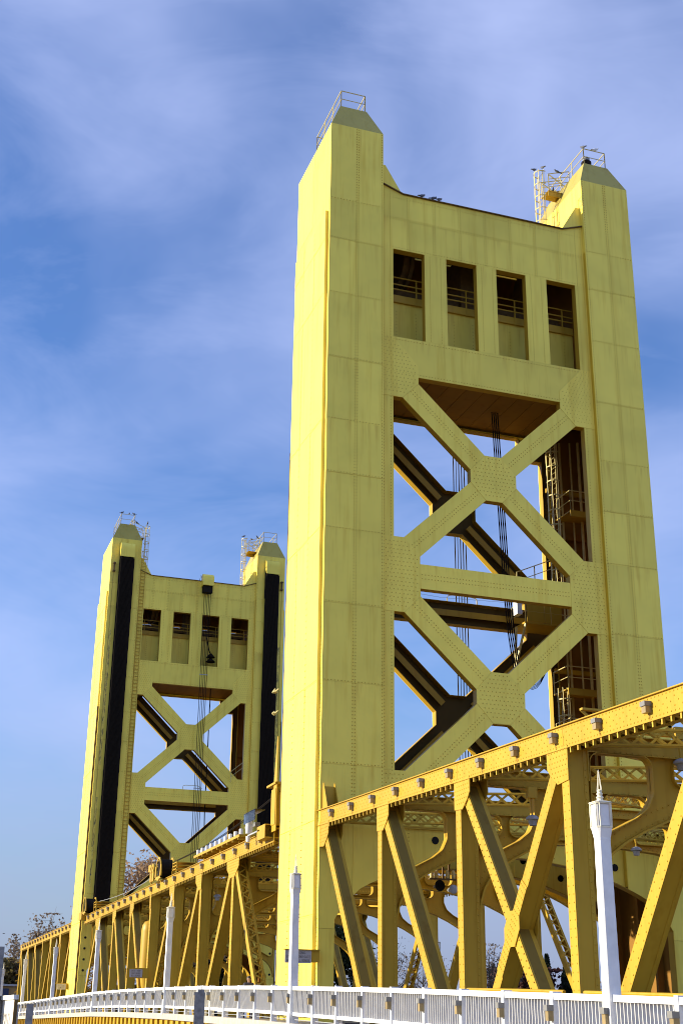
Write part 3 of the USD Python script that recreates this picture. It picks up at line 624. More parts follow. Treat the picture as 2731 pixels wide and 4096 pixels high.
def truss(t, M, nodes, zb, dirs, verts, laced=(), lights=(), name_side='', ends=(0, 0), gus=1.0, rich=True, skiplast=None):
    """nodes: y of the panel points; zb(y): underside of the top chord; dirs: (i, j) diagonals from the top of i to the foot of j."""
    DEP = .62
    y0, y1 = nodes[0] + ends[0], nodes[-1] + ends[1]
    cuts = sorted({y0, y1, *[y for y in nodes[1:-1]]})
    for a, b in zip(cuts[:-1], cuts[1:]):
        a_, b_ = a + .008, b - .008; m = MB(M)
        def slab(x0, x1, d0, d1):
            m.hexa(np.array([(x0, a_, zb(a_) + d0), (x0, b_, zb(b_) + d0), (x0, b_, zb(b_) + d1), (x0, a_, zb(a_) + d1)]), np.array([(x1, a_, zb(a_) + d0), (x1, b_, zb(b_) + d0), (x1, b_, zb(b_) + d1), (x1, a_, zb(a_) + d1)]))
        slab(.0, .03, .0, .62); slab(DEP - .03, DEP, 0, .62); slab(-.07, DEP + .07, .62, .65); slab(-.05, .0, .50, .53) if False else None
        slab(-.05, .12, -.025, .0); slab(DEP - .12, DEP + .05, -.025, 0)
        seg = m.build('top_chord', YT, t)
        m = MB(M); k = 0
        for y in np.arange(a_ + .1, b_ - .3, .42):
            m.beam((.03, y, zb(y) + .01), (DEP - .03, y + .4, zb(y + .4) + .01), .11, .02)
            m.box(-.02, .06, y - .03, y + .03, zb(y) - .17, zb(y) - .02)
        m.build('lacing', YD, seg, kind='stuff')
        if rich:
            P = []
            for i, y in enumerate(np.arange(a_ + .08, b_, .17)):
                for d in (.08, .56): P.append((0, y, zb(y) + d))
                for d in ((.2, .44) if i % 2 else (.32,)): P.append((0, y, zb(y) + d))
            V, F = rivets(P, (-1, 0, 0)); MB(M).add(V, F).build('rivet_heads', YD, seg, kind='stuff')
    for i in verts:
        y = nodes[i]; zt, z0 = zb(y), zr(y) - 3.1
        m, d, n = boxcol(M, (y, z0), (y, zt), .41, DEP); v = m.build('vertical', YT, t)
        if rich:
            P = [(.012, y + o, z) for o in (-.13, .13) for z in np.arange(zt - 7, zt - .9, .22)]
            V, F = rivets(P, (-1, 0, 0)); R = MB(M).add(V, F)
            V, F = rivets([(x, y - .203, z) for x in (DEP - .09,) for z in np.arange(zt - 7, zt - .2, .2)], (0, -1, 0)); R.add(V, F)
            R.build('rivet_heads', YD, v, kind='stuff')
    for i, j in dirs:
        a, b = np.array((nodes[i], zb(nodes[i]) + .2)), np.array((nodes[j], zr(nodes[j]) - 3.25))
        u = (b - a) / np.linalg.norm(b - a); a2, b2 = a + u * .35, b - u * .2
        lc = (i, j) in laced
        sub = 1 if (j, i) in [(q, p) for p, q in dirs] and False else 0
        crossed = (j, i) in dirs and i < j
        m, d, n = boxcol(M, a2, b2, .385 if crossed else .40, DEP - (.05 if crossed else .03), lc, .03 if crossed else .012)
        if (j, i) in dirs and i > j:
            c0 = (a2 + b2) / 2 - u * .1; k = unary_union([Polygon([tuple(c0 + u * e + n * o) for e, o in ((-1.5, -.2), (-1.5, .2), (1.5, .2), (1.5, -.2))]), Polygon([(c0[0] - .5, c0[1] - .5), (c0[0] + .5, c0[1] - .5), (c0[0] + .5, c0[1] + .5), (c0[0] - .5, c0[1] + .5)]).intersection(Polygon([tuple(c0 + u * e + n * o) for e, o in ((-.8, -.42), (-.8, .42), (.8, .42), (.8, -.42))]))])
            sp = MB(M).ext(k, 'x', -.012, .012).ext(k, 'x', DEP - .03, DEP).build('splice_plate', YT, t)
            V, F = rivets([(-.012, *(c0 + u * e + n * o)) for e in np.arange(-1.4, 1.41, .17) for o in (-.15, -.05, .05, .15)], (-1, 0, 0)); MB(M).add(V, F).build('rivet_heads', YD, sp, kind='stuff')
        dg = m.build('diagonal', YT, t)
        if not lc:
            sg = -1.0 if (b2 - a2)[0] < 0 else 1.0
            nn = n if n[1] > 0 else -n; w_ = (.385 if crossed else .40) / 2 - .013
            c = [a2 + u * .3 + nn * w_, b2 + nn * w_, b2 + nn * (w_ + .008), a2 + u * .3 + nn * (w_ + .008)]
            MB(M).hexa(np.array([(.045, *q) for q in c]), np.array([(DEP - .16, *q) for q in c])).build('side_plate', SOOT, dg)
        if lc:
            m = MB(M)
            for s in (-1, 1):
                A, B = a2 + n * s * .19, b2 + n * s * .19
                zig(m, (DEP / 2 - .015, *A), (DEP / 2 - .015, *B), DEP - .16, (1, 0, 0), .34, .075, .014)
            m.build('lacing', YT, dg, kind='stuff')
        elif rich:
            P = []
            L = np.linalg.norm(b2 - a2)
            for k in np.arange(.6, L, .24):
                for o in (-.13, .13): P.append((.012, *(a2 + u * k + n * o)))
            V, F = rivets(P, (-1, 0, 0)); MB(M).add(V, F).build('rivet_heads', YD, dg, kind='stuff')
    for i, y in enumerate(nodes):
        ds = [nodes[j] - y for p, j in dirs if p == i]
        if not ds and i not in verts: continue
        z = zb(y); parts = [poly((y - .24, z + .05), (y + .24, z + .05), (y + .23, z - .9), (y - .23, z - .9))]
        for dd in ds:
            s = math.copysign(1, dd); u = np.array([dd, -9.9]); u /= np.linalg.norm(u); n = np.array([-u[1], u[0]])
            c = np.array([y, z]) + u * 1.0
            parts.append(poly((y - s * .24, z + .05), (y + s * .98 * gus, z + .05), (y + s * .98 * gus, z - .45), tuple(c + n * .24 * s * 1.0), tuple(c - n * .24 * s), (y - s * .23, z - .9)))
        hull = unary_union([p.convex_hull for p in parts]).convex_hull if len(ds) < 2 else unary_union([p.convex_hull for p in parts])
        gp = MB(M).ext(hull, 'x', -.022, .012).build('gusset_plate', YT, t)
        MB(M).ext(hull, 'x', DEP - .012, DEP + .02).build('gusset_plate', YT, t)
        if rich:
            from shapely.geometry import Point
            x0, z0, x1, z1 = hull.bounds; inn = hull.buffer(-.06); P = []
            for r_, zz in enumerate(np.arange(z0 + .07, z1, .14)):
                for yy in np.arange(x0 + .07 + .07 * (r_ % 2), x1, .17):
                    if inn.contains(Point(yy, zz)): P.append((-.022, yy, zz))
            if P: V, F = rivets(P, (-1, 0, 0)); MB(M).add(V, F).build('rivet_heads', YD, gp, kind='stuff')
    m = MB(M)
    for a, b in zip(nodes[:-1], nodes[1:]):
        m.hexa(np.array([(.0, a, zr(a) - 3.7), (.0, b, zr(b) - 3.7), (.0, b, zr(b) - 2.95), (.0, a, zr(a) - 2.95)]), np.array([(DEP, a, zr(a) - 3.7), (DEP, b, zr(b) - 3.7), (DEP, b, zr(b) - 2.95), (DEP, a, zr(a) - 2.95)]))
    m.build('bottom_chord', YT, t)
    for y in lights: fixture(t, y, zb(y) + .33, M)
MIRX = np.array([[-1, 0, 0, W], [0, 1, 0, 0], [0, 0, 1, 0], [0, 0, 0, 1.0]])
def lateral(t, nodes, zb):
    for a, b in zip(nodes[:-1], nodes[1:]):
        for s in (0, 1):
            p, q = (.4, a if s == 0 else b), (W - .4, b if s == 0 else a)
            za, zb_ = zb(p[1]) + .12, zb(q[1]) + .12
            A, B = np.array((p[0], p[1], za)), np.array((q[0], q[1], zb_))
            m = MB()
            for dz in (0, .42):
                for o in (-.12, .12):
                    e = np.cross(B - A, (0, 0, 1.0)); e = e / np.linalg.norm(e) * o
                    m.beam(A + e + (0, 0, dz), B + e + (0, 0, dz), .07, .05)
            br = m.build('lateral_brace', YT, t)
            m = MB()
            for o in (-.12, .12):
                e = np.cross(B - A, (0, 0, 1.0)); e = e / np.linalg.norm(e) * o
                zig(m, A + e + (0, 0, .21), B + e + (0, 0, .21), .42, (0, 0, 1), .5, .06, .012, cross=True)
            m.build('lacing', YT, br, kind='stuff')
def lattice_strut(t, y, z, mat=None):
    m = MB()
    for dz in (0, .55):
        m.box(.62, W - .62, y - .08, y + .08, z + dz - .03, z + dz + .03)
    st = m.build('lattice_strut', YT, t); m = MB(); zig(m, (.62, y, z + .275), (W - .62, y, z + .275), .5, (0, 0, 1), .62, .085, .014, cross=True); m.build('lacing', YT, st, kind='stuff')
def guard_pipe(t, ys, M=None):
    MB(M).tube([(-.05, y, zr(y) + .0) for y in ys], .05, 8).build('kerb_pipe', YT, t)

NEAR = [-.25, -7.28, -14.55, -21.85, -29.1, -36.4]
zn = lambda y: -36.77 + .0322 * y
t = Thing('approach_span', 'nearest golden riveted truss span, running from the big tower out at the right edge', 'bridge span')
for k, M in enumerate((None, MIRX)):
    truss(t, M, NEAR, zn, [(0, 1), (1, 2), (2, 3), (3, 2), (4, 3), (5, 4)], [1, 2, 3, 4, 5], lights=[-1.75 - 2.46 * i for i in range(12)] if k == 0 else (), ends=(.55, 0), rich=k == 0,
          laced=() if k == 0 else [(0, 1), (3, 2)])
for y in NEAR[1:5]: portal(t, y, zn(y))
lateral(t, NEAR[:5], zn); lattice_strut(t, -.62, zn(-.6) + .1); lattice_strut(t, NEAR[3], zn(NEAR[3]) + .62)
guard_pipe(t, np.linspace(-21.3, -15.1, 5)); guard_pipe(t, np.linspace(-28.4, -22.4, 5))
# bracket where the chord meets the leg
MB().ext(poly((-.2, -35.0), (-.3, -35.0), (-.95, -36.3), (-.2, -36.1)), 'x', .05, .08).ext(poly((-.2, -35.0), (-.3, -35.0), (-.95, -36.3), (-.2, -36.1)), 'x', .55, .58).box(.08, .55, -.3, -.2, -36.1, -35.15).build('chord_bracket', YT, t)

LIFT = [7.3 + 7.343 * i for i in range(9)]
zl = lambda y: -36.64 - .0020 * (y - 8)
t = Thing('lift_span', 'golden truss lift span hung between the two towers', 'bridge span')
for k, M in enumerate((None, MIRX)):
    truss(t, M, LIFT, zl, [(1, 0), (1, 2), (2, 3), (3, 4), (5, 4), (6, 5), (7, 6), (7, 8)], list(range(1, 8)), laced=[(1, 0), (3, 4), (7, 8)], lights=[9.16 + 2.48 * i for i in range(23)] if k == 0 else (), ends=(-.3, .3), rich=k == 0, gus=1.25)
for y in LIFT[1:8]: portal(t, y, zl(y))
for y in (LIFT[0] + .2, LIFT[8] - .2): portal(t, y, zl(y))
lateral(t, LIFT, zl)
for y0, y1 in ((7.2, 8.6), (65.6, 67.3)):
    m = MB()
    for q in (sbox(y0, -36.45, y1, -36.4), sbox(y0, -35.85, y1, -35.8)): m.ext(q, 'x', -.42, .75)
    m.box(-.42, -.39, y0, y1, -36.4, -35.85).box(.7, .73, y0, y1, -36.4, -35.85).box(-.39, .7, y0 + .5 - .5 * (y0 > 50), y0 + .53 - .5 * (y0 > 50), -36.4, -35.85)
    m.build('guide_box', YT, t)
MB().box(.25, .9, 8.0, 8.05, -35.8, -33.6).ext(poly((6.4, -36.2), (7.3, -36.2), (6.5, -31.7), (6.4, -31.7)), 'x', -.12, -.08).box(-.2, .2, 6.4, 7.9, -34.0, -33.9).box(-.15, -.05, 6.5, 7.2, -35.9, -34.2).build('guide_bracket', YT, t)
MB().tube([(-.1, 6.6, -30.4), (-.1, 7.2, -30.4)], .03).tube([(-.1, 6.6, -29.3), (-.1, 7.2, -29.3)], .03).lathe([(0, -.12), (.14, 0), (0, .14)], 8, (-.1, 7.3, -30.4)).lathe([(0, -.1), (.16, -.05), (0, .2)], 8, (-.1, 7.3, -29.3)).build('marker_lamp', RAILM, t)
pl = MB().box(-.2, 2.3, 12.9, 23.3, -35.72, -35.58).build('walkway_floor', YT, t)
for k in range(9): MB().box(-.22, 2.3, 13.0 + k * 1.15, 13.06 + k * 1.15, -35.86, -35.72).build('walkway_joist', YT, t)
for k in range(10): MB().lathe([(0, -35.58), (.1, -35.58), (.1, -35.3), (.07, -35.28), (0, -35.28)], 10, (-.05, 13.1 + k * 1.08, 0)).build('insulator', WHITE, t, label='white insulator on the edge of the walkway')
m = MB()
for y in (14, 18, 22): m.box(.1, .2, y, y + .1, -36.0, -35.7)
m.build('walkway_support', YT, t)
m = MB().box(-.02, .6, 37.5, 37.56, -43.2, -36.7)
MB().lathe([(0, -42.6), (.42, -42.6), (.62, -41.4), (.64, -41.3), (.64, -38.9), (.58, -38.5), (.42, -38.28), (.2, -38.2), (0, -38.18)], 20, (.62, 39.2, 0)).build('buffer_cylinder', YT, t, smooth=40, label='tall golden buffer cylinder with a domed top')
MB().tube([(.55, 38.1, -44), (.55, 38.1, -38.3)], .06).tube([(.55, 40.3, -44), (.55, 40.3, -38.3)], .06).build('buffer_pipe', YT, t)
for k, (yc, r) in enumerate(((32.7, .62), (64.4, .62))):
    dr = Thing('cable_drum', ('black cable drum with golden side frames on the middle of the lift span', 'black cable drum at the foot of the far tower')[k], 'cable drum')
    MB().lathe([(0, -.32), (r, -.32), (r, .44), (0, .44)], 20, (0, yc, -35.4), 'x').build('drum', ROPE, dr, smooth=40)
    for x in (-.38, .5): MB().lathe([(r + .02, x - .03), (r + .14, x - .03), (r + .14, x + .03), (r + .02, x + .03), (r + .02, x - .03)], 24, (0, yc, -35.4), 'x').box(x - .04, x + .04, yc - .9, yc - .75, -36.0, -35.2).box(x - .04, x + .04, yc + .75, yc + .9, -36.0, -35.2).box(x - .04, x + .04, yc - .9, yc + .9, -36.05, -35.9).build('side_frame', YT, dr)
    if k == 0:
        for dy in (1.3, 2.0): MB().box(-.45, -.35, yc + dy, yc + dy + .5, -36.05, -35.3).lathe([(.12, -.47), (.3, -.47), (.3, -.33), (.12, -.33), (.12, -.47)], 14, (0, yc + dy + .25, -35.2), 'x').build('sheave_stand', YT, dr)
    m = MB()
    for z in (-35.3, -35.5, -35.7): m.box(.1, 1.9, yc - 3.3, yc - 2.0, z, z + .05)
    for y in (yc - 3.3, yc - 2.06):
        for x in (.1, 1.84): m.box(x, x + .06, y, y + .06, -36.0, -35.2)
    m.build('drum_platform', YT, dr)
MB().box(.3, .42, 38.6, 38.72, -36, -34.9).box(.15, .6, 38.3, 39.0, -35.0, -34.55).build('floodlight_box', YT, t)
hc = Thing('haul_cable', 'dark cable sagging from the near tower guide down to the drum on the lift span', 'cable')
for k in range(2):
    yy = np.linspace(6.9, 32.0, 14); MB().tube([(.5 + .1 * k, y, -34.0 - (y - 6.9) / 25.1 * .95 - .35 * math.sin((y - 6.9) / 25.1 * math.pi)) for y in yy], .022, 5).build('strand', ROPE, hc)
hc = Thing('haul_cable', 'pale cable running low along the lift span to the far tower drum', 'cable')
MB().tube([(.7, y, -35.0 + .1 * math.sin((y - 34) / 31 * math.pi) * -4) for y in np.linspace(34, 64.2, 10)], .022, 5).build('strand', GALV, hc)
sc = Thing('security_camera', 'white camera in a clear housing at the near end of the lift span', 'camera', (-.35, 9.6, -35.95))
MB().box(-.42, -.35, 8.2, 10.4, -36.02, -35.95).build('arm', GALV, sc)
MB().lathe([(0, -35.9), (.16, -35.9), (.2, -35.6), (.17, -35.3), (0, -35.25)], 12, (-.4, 10.2, 0)).build('camera_body', WHITE, sc, smooth=40)
MB().box(-.36, -.1, 9.2, 9.6, -35.65, -35.45).build('lens_unit', LAMPTOP, sc)
MB().box(-.62, -.58, 8.4, 10.5, -35.45, -34.95).box(-.62, -.1, 8.4, 10.5, -34.97, -34.93).box(-.62, -.1, 10.46, 10.5, -35.45, -34.95).build('housing', GLASSY, sc)
MB().lathe([(0, -36.3), (.1, -36.3), (.12, -36.02), (0, -36.02)], 10, (-.4, 10.3, 0)).build('lower_lamp', WHITE, sc)

FAR = [74.2 + 7.1 * i for i in range(7)]
zf = lambda y: -36.80
t = Thing('approach_span', 'golden truss span on the far shore beyond the far tower', 'bridge span')
for k, M in enumerate((None, MIRX)):
    truss(t, M, FAR, zf, [(0, 1), (1, 2), (2, 3), (4, 3), (5, 4), (6, 5)], list(range(0, 7)), lights=[75.0 + 2.48 * i for i in range(17)] if k == 0 else (), ends=(-.35, 1.2), rich=False)
for y in FAR: portal(t, y, zf(y))
lateral(t, FAR, zf)
m = MB()
for s in (0, 1):
    x0, x1 = (.05, .6) if s == 0 else (W - .6, W - .05)
    m.box(x0, x1, FAR[-1] + .9, FAR[-1] + 1.25, -45, -36.2)
m.build('end_post', YT, t)
for z in (-38.2, -39.6, -40.3, -41.6): MB().beam((-.25, FAR[-1] + 1.2, z), (.2, FAR[-1] + 1.2, z + .2), .1, .08).build('step_iron', YT, t)
# light fittings hanging from the sway frames
for k, (x, y, z) in enumerate(((2.28, -15.35, -38.75), (10.8, -7.6, -38.45), (3.6, -22.1, -38.0), (0.95, 21.7, -38.3))):
    l = Thing('pendant_lamp', ('grey bell-shaped roadway lamp hung under the second sway frame of the near span', 'grey bell-shaped roadway lamp hung close to the big tower', 'grey bell-shaped roadway lamp high under the third sway frame', 'pale bell-shaped roadway lamp inside the near end of the lift span')[k], 'lamp', (x, y, z))
    MB().lathe([(0, z + .12), (.11, z + .12), (.145, z + .28), (.22, z + .31), (.22, z + .36), (.14, z + .43), (.05, z + .46), (0, z + .46)], 14, (x, y, 0)).build('lamp_shade', GALV, l, smooth=35)
    MB().tube([(x, y, z + .45), (x - .03, y, z + 1.1)], .03).box(x - .16, x + .16, y - .1, y + .1, z + 1.0, z + 1.35).build('hanger', YT, l)
# horn loudspeakers and bell rack
hs = Thing('warning_horn', 'pair of round warning horns under the first sway frame by the big tower', 'horn', (2.8, -6.8, -40.0))
MB().lathe([(0, .3), (.06, .28), (.08, .1), (.2, -.22), (.21, -.24), (.19, -.22), (0, -.05)], 18, (2.53, -6.8, -39.78), 'y').build('horn', ROPE, hs, smooth=40)
MB().lathe([(0, .3), (.06, .25), (.12, -.05), (.17, -.2), (.16, -.25), (.08, -.29), (0, -.3)], 18, (3.1, -6.8, -39.89), 'y').build('horn', GALV, hs, smooth=40)
MB().box(2.2, 3.3, -6.85, -6.7, -39.54, -39.49).box(2.75, 2.82, -6.8, -6.72, -39.5, -38.8).box(3.0, 3.07, -6.8, -6.72, -39.5, -38.8).build('rack', RUST, hs)
for x in (2.3, 2.5, 2.95, 3.2): MB().lathe([(0, -39.48), (.07, -39.48), (.08, -39.3), (.05, -39.18), (0, -39.16)], 10, (x, -6.78, 0)).build('signal_lamp', RAILM, hs)

# ---------------------------------------------------------------- decks, footways, kerbs
BREAK0, BREAK1 = 5.25, 66.4
SPANS = [('near', -58, BREAK0 - .06), ('lift', BREAK0 + .06, BREAK1 - .06), ('far', BREAK1 + .06, 119)]
def ribbon(m, x0, x1, d0, d1, ya, yb, n=14):
    ys = np.linspace(ya, yb, n)
    for a, b in zip(ys[:-1], ys[1:]):
        m.hexa(np.array([(x0, a, zr(a) + d0), (x0, b, zr(b) + d0), (x0, b, zr(b) + d1), (x0, a, zr(a) + d1)]), np.array([(x1, a, zr(a) + d0), (x1, b, zr(b) + d0), (x1, b, zr(b) + d1), (x1, a, zr(a) + d1)]))
    return m
for nm, a, b in SPANS:
    ribbon(MB(), .75, W - .75, -1.75, -1.42, a, b).build('road', ASPH, None, f'asphalt roadway on the {nm} part of the bridge', kind='structure')
    for s in (0, 1):
        x0, x1 = (-3.35, -.3) if s == 0 else (W + .3, W + 3.35)
        ribbon(MB(), x0, x1, -1.7, -1.3, a, b).build('pavement', PAVE, None, f'concrete footway beside the truss on the {nm} part', kind='structure')
        K = Thing('footway_edge_beam', f'{"left" if s == 0 else "right"} footway edge of the {nm} span: concrete kerb over a golden girder', 'edge beam')
        n = max(1, int((b - a) / 2.43))
        ys = np.linspace(a, b, n + 1)
        M = None if s == 0 else MIRX
        for p, q in zip(ys[:-1], ys[1:]):
            ribbon(MB(M), RAILX - .14, RAILX + .18, -1.47, -1.2, p + .006, q - .006, 3).build('kerb_block', CONC, K)
        ribbon(MB(M), RAILX - .02, RAILX + .02, -2.25, -1.48, a, b).build('girder_web', YT, K)
        ribbon(MB(M), RAILX - .16, RAILX + .16, -2.29, -2.25, a, b).build('girder_flange', YT, K)
        for y in np.arange(a + .5, b, 1.22): ribbon(MB(M), RAILX - .13, RAILX - .02, -2.25, -1.49, y, y + .05, 2).build('stiffener', YT, K)

# ---------------------------------------------------------------- white railings
LAMPS = [-29.72, -8.08, 13.2, 35.6, 56.6, 77.9, 99.4]
def posts_between():
    out = []
    L = [LAMPS[0] - 21.85, *LAMPS, LAMPS[-1] + 21.4]
    for a, b in zip(L[:-1], L[1:]):
        out += [a + (b - a) * k / 9 for k in range(9)]
    return out
POSTS = posts_between()
def railing(nm, a, b, M, rich, side):
    lab = {'near': 'white slatted steel railing along the near span footway', 'lift': 'white railing along the lift span footway between the towers', 'far': 'white railing along the footway of the far span'}[nm]
    t = Thing('railing', lab + (', viewer side' if side == 0 else ', opposite side of road'), 'railing')
    ys = [y for y in POSTS if a + .2 < y < b - .2 and y < 118]
    ys = ([a + .08] if nm != 'near' else []) + ys + ([b - .08] if nm != 'far' else [])
    npk = 0; rest = MB(M); count = 0
    for k, y in enumerate(ys):
        z = zr(y)
        p = ribbon(MB(M), RAILX - .09, RAILX + .13, -1.2, .03, y - .065, y + .065, 2).build('post', WHITE, t)
        if rich:
            lf = ribbon(MB(M), RAILX - .22, RAILX - .092, -.56, -.36, y - .075, y + .06, 2).build('light_fixture', LAMPLENS, t)
            ribbon(MB(M), RAILX - .25, RAILX - .092, -.36, -.24, y - .09, y + .075, 2).build('fixture_cap', LAMPTOP, lf)
    for p, q in zip(ys[:-1], ys[1:]):
        if q - p < .25: continue
        A, B = p + .07, q - .07
        ribbon(MB(M), RAILX - .07, RAILX + .07, -.13, .0, A, B, 2).build('top_rail', WHITE, t)
        ribbon(MB(M), RAILX - .05, RAILX + .09, -.96, -.85, A, B, 2).build('bottom_rail', WHITE, t)
        if rich: MB(M).tube([(RAILX + .02, A, zr(A) - 1.08), (RAILX + .02, B, zr(B) - 1.08)], .015, 5).build('low_bar', GALV, t)
        n = int(round((B - A) / .138))
        for i in range(1, n):
            y = A + (B - A) * i / n
            if rich and nm == 'near' and -36 < y and npk < 290:
                ribbon(MB(M), RAILX - .03, RAILX + .045, -.85, -.13, y - .011, y + .011, 2).build('slat', SLAT, t); npk += 1
            else:
                ribbon(rest, RAILX - .03, RAILX + .045, -.85, -.13, y - .011, y + .011, 2); count += 1
    rest.build('slats', SLAT, t, kind='stuff')
for nm, a, b in SPANS:
    railing(nm, a, b, None, True, 0)
for nm, a, b in SPANS[:2]:
    railing(nm, a, b, MIRX, False, 1)

# ---------------------------------------------------------------- lamp posts
def lamp_post(M):
    t = Thing('lamp_post', 'white octagonal lamp post on the footway railing', 'lamp post'); t.local = True
    def sq(h, c=0.0):     # square with small chamfer
        return [(-h + c, -h), (h - c, -h), (h, -h + c), (h, h - c), (h - c, h), (-h + c, h), (-h, h - c), (-h, -h + c)]
    def loft(secs, n=8):
        v, f = [], []
        for h, c, z in secs: v += [(x, y, z) for x, y in sq(h, c)]
        for i in range(len(secs) - 1):
            for j in range(n):
                k = (j + 1) % n; f += [(i * n + j, i * n + k, (i + 1) * n + k), (i * n + j, (i + 1) * n + k, (i + 1) * n + j)]
        for j in range(1, n - 1): f += [(0, j + 1, j), ((len(secs) - 1) * n, (len(secs) - 1) * n + j, (len(secs) - 1) * n + j + 1)]
        return v, f
    MB().add(*loft([(.17, .012, -1.25), (.17, .012, -.9), (.145, .012, -.85), (.125, .012, 3.0)])).build('shaft', WHITE, t)
    MB().add(*loft([(.128, .012, 3.0), (.13, .012, 3.05), (.175, .05, 3.24), (.185, .06, 3.25)])).build('flare', WHITE, t)
    MB().add(*loft([(.15, .045, 3.25), (.155, .05, 3.75)])).build('lantern_glass', DIAL, t)
    fr = MB()
    for z0, z1 in ((3.25, 3.275), (3.74, 3.765)): fr.add(*loft([(.188, .06, z0), (.19, .06, z1)]))
    for (x, y) in sq(.178, .058): fr.beam((x, y, 3.26), (x * 1.02, y * 1.02, 3.75), .02, .02, (0, 1, 0))
    fr.build('lantern_frame', RIM, t)
    for s, ax in ((-1, 0), (1, 0), (-1, 1), (1, 1)):
        m = MB(); b0, b1 = (-.1, .1)
        if ax == 0: m.box(*sorted((s * .156, s * .165)), b0, b1, 3.29, 3.72)
        else: m.box(b0, b1, *sorted((s * .156, s * .165)), 3.29, 3.72)
        m.build('pane', WHITE, t)
    MB().add(*loft([(.205, .06, 3.765), (.19, .06, 3.785), (.06, .02, 3.82)])).build('roof', RIM, t)
    MB().lathe([(0, 3.82), (.075, 3.82), (.06, 3.86), (.085, 3.88), (.05, 3.92), (.07, 3.96), (.045, 3.99), (.06, 4.02), (.04, 4.05), (0, 4.05)], 10).build('finial', RIM, t)
    m = MB()
    for a in np.arange(4) * np.pi / 2: m.tube([(.055 * math.cos(a), .055 * math.sin(a), 4.03), (.008 * math.cos(a), .008 * math.sin(a), 4.42)], .009, 4)
    m.lathe([(0, 4.40), (.02, 4.42), (0, 4.47)], 6); m.build('spire', RIM, t)
    return t
def place(t, x, y, z, label, cat, group, rz=0.0):
    t.x.GetOrderedXformOps()[0].Set(Gf.Vec3d(x, y, z))
    if rz: t.x.AddRotateZOp().Set(rz)
    tag(t.x, label, cat, group)
def dup(t, name, x, y, z, label, cat, group, rz=0.0):
    p = numbered('/World/' + name); xf = UsdGeom.Xform.Define(stage, p); xf.GetPrim().GetReferences().AddInternalReference(t.path)
    xf.ClearXformOpOrder(); xf.AddTranslateOp().Set(Gf.Vec3d(x, y, z))
    if rz: xf.AddRotateZOp().Set(rz)
    xf.GetPrim().SetInstanceable(True); tag(xf, label, cat, group)
lp = lamp_post(None)
LG = 'white lamp posts along the footway railing'
LABS = ['tallest and nearest white lamp post, at the right in front of the truss verticals', 'white lamp post standing before the foot of the big tower', 'white lamp post before the middle of the lift span truss',
        'white lamp post left of the small sign on the lift span truss', 'white lamp post beside the foot of the far tower', 'white lamp post before the far end of the golden trusses', 'leftmost and farthest white lamp post, at the left edge']
place(lp, RAILX, LAMPS[0], zr(LAMPS[0]), LABS[0], 'lamp post', LG)
for y, lb in zip(LAMPS[1:], LABS[1:]): dup(lp, 'lamp_post', RAILX, y, zr(y), lb, 'lamp post', LG)
dup(lp, 'lamp_post', W + 3.5, 37.5, zr(37.5) + .1, 'grey lamp post seen through the truss on the opposite footway', 'lamp post', LG)

# ---------------------------------------------------------------- signs
def text_on(m, s, h, x, y, z, axis='y', w=None, mat=INK, parent=None):
    tm = meshkit.text_mesh(s, h, .004); v = np.array(tm.vertices)
    if w: v[:, 0] *= w / (v[:, 0].max() - v[:, 0].min())
    v[:, 0] -= (v[:, 0].max() + v[:, 0].min()) / 2; v[:, 1] -= h / 2
    m.add(np.stack([x + v[:, 0], y - v[:, 2], z + v[:, 1]], 1), np.array(tm.faces))
def gate_sign(label, x0, x1, y, z0, z1, lines, mats=(SIGNG, INK), bracket=None):
    t = Thing('gate_sign', label, 'sign', ((x0 + x1) / 2, y, z0))
    MB().ext(rounded(sbox(x0, z0, x1, z1), .05), 'y', y, y + .02).build('sign_board', mats[0], t)
    m = MB()
    for s, h, zz, w in lines: text_on(m, s, h, (x0 + x1) / 2, y - .001, zz, w=w)
    m.build('lettering', mats[1], t)
    if bracket:
        m = MB(); [m.box(*b) for b in bracket]; m.build('bracket', YT, t)
gate_sign('grey warning sign at the foot of the big tower, half hidden by a lamp post', -1.5, -.36, -.3, -42.4, -41.9,
          [('WARNING', .1, -42.0, .62), ('STAY BEYOND GATE', .1, -42.15, 1.04), ('WHEN BELL RINGS', .1, -42.3, 1.0)], bracket=[(-1.52, .0, -.34, -.1, -41.9, -41.86), (-.36, -.01, -.28, -.06, -42.36, -41.9)])
gate_sign('small grey sign on a golden bracket between the truss members of the lift span', -1.24, -.38, 36, -42.0, -41.5,
          [('GATE - KEEP', .1, -41.6, .62), ('AWAY WHEN', .1, -41.75, .58), ('BELL RINGS', .1, -41.9, .58)], bracket=[(-1.42, .05, 36.03, 36.2, -42.05, -41.42)])
gate_sign('small sign reading gate beside the foot of the far tower', -1.21, -.38, 72, -42.1, -41.62,
          [('KEEP BEYOND', .07, -41.74, .56), ('GATE', .15, -41.94, .5)], bracket=[(-1.3, .0, 72.03, 72.15, -41.62, -41.57), (-.38, -.0, 72.03, 72.2, -42.1, -41.6)])
dirS = math.atan2(-34.26 + 33.14, -15.56 + 15.64)
s = Thing('notice_board', 'white framed notice board with faded grey lettering at the lower left corner', 'sign', (-15.6, -33.7, -46.4), rz=math.radians(-86)); s.local = True
MB().box(-.57, .57, -.0, .03, .55, 2.0).build('sign_board', SIGNW, s)
MB().box(-.6, .6, -.03, .04, 1.97, 2.03).box(-.6, -.56, -.03, .04, .5, 1.97).build('frame', SIGNW, s); MB().box(.56, .60, -.012, .035, .5, 2.03).build('frame', RUST, s)
m = MB()
for q, zz, w in (('ESD I7', 1.68, .62), ('RZ HK', 1.27, .7), ('PA AY', .86, .7)): text_on(m, q, .22, -.02, -.002, zz, w=w)
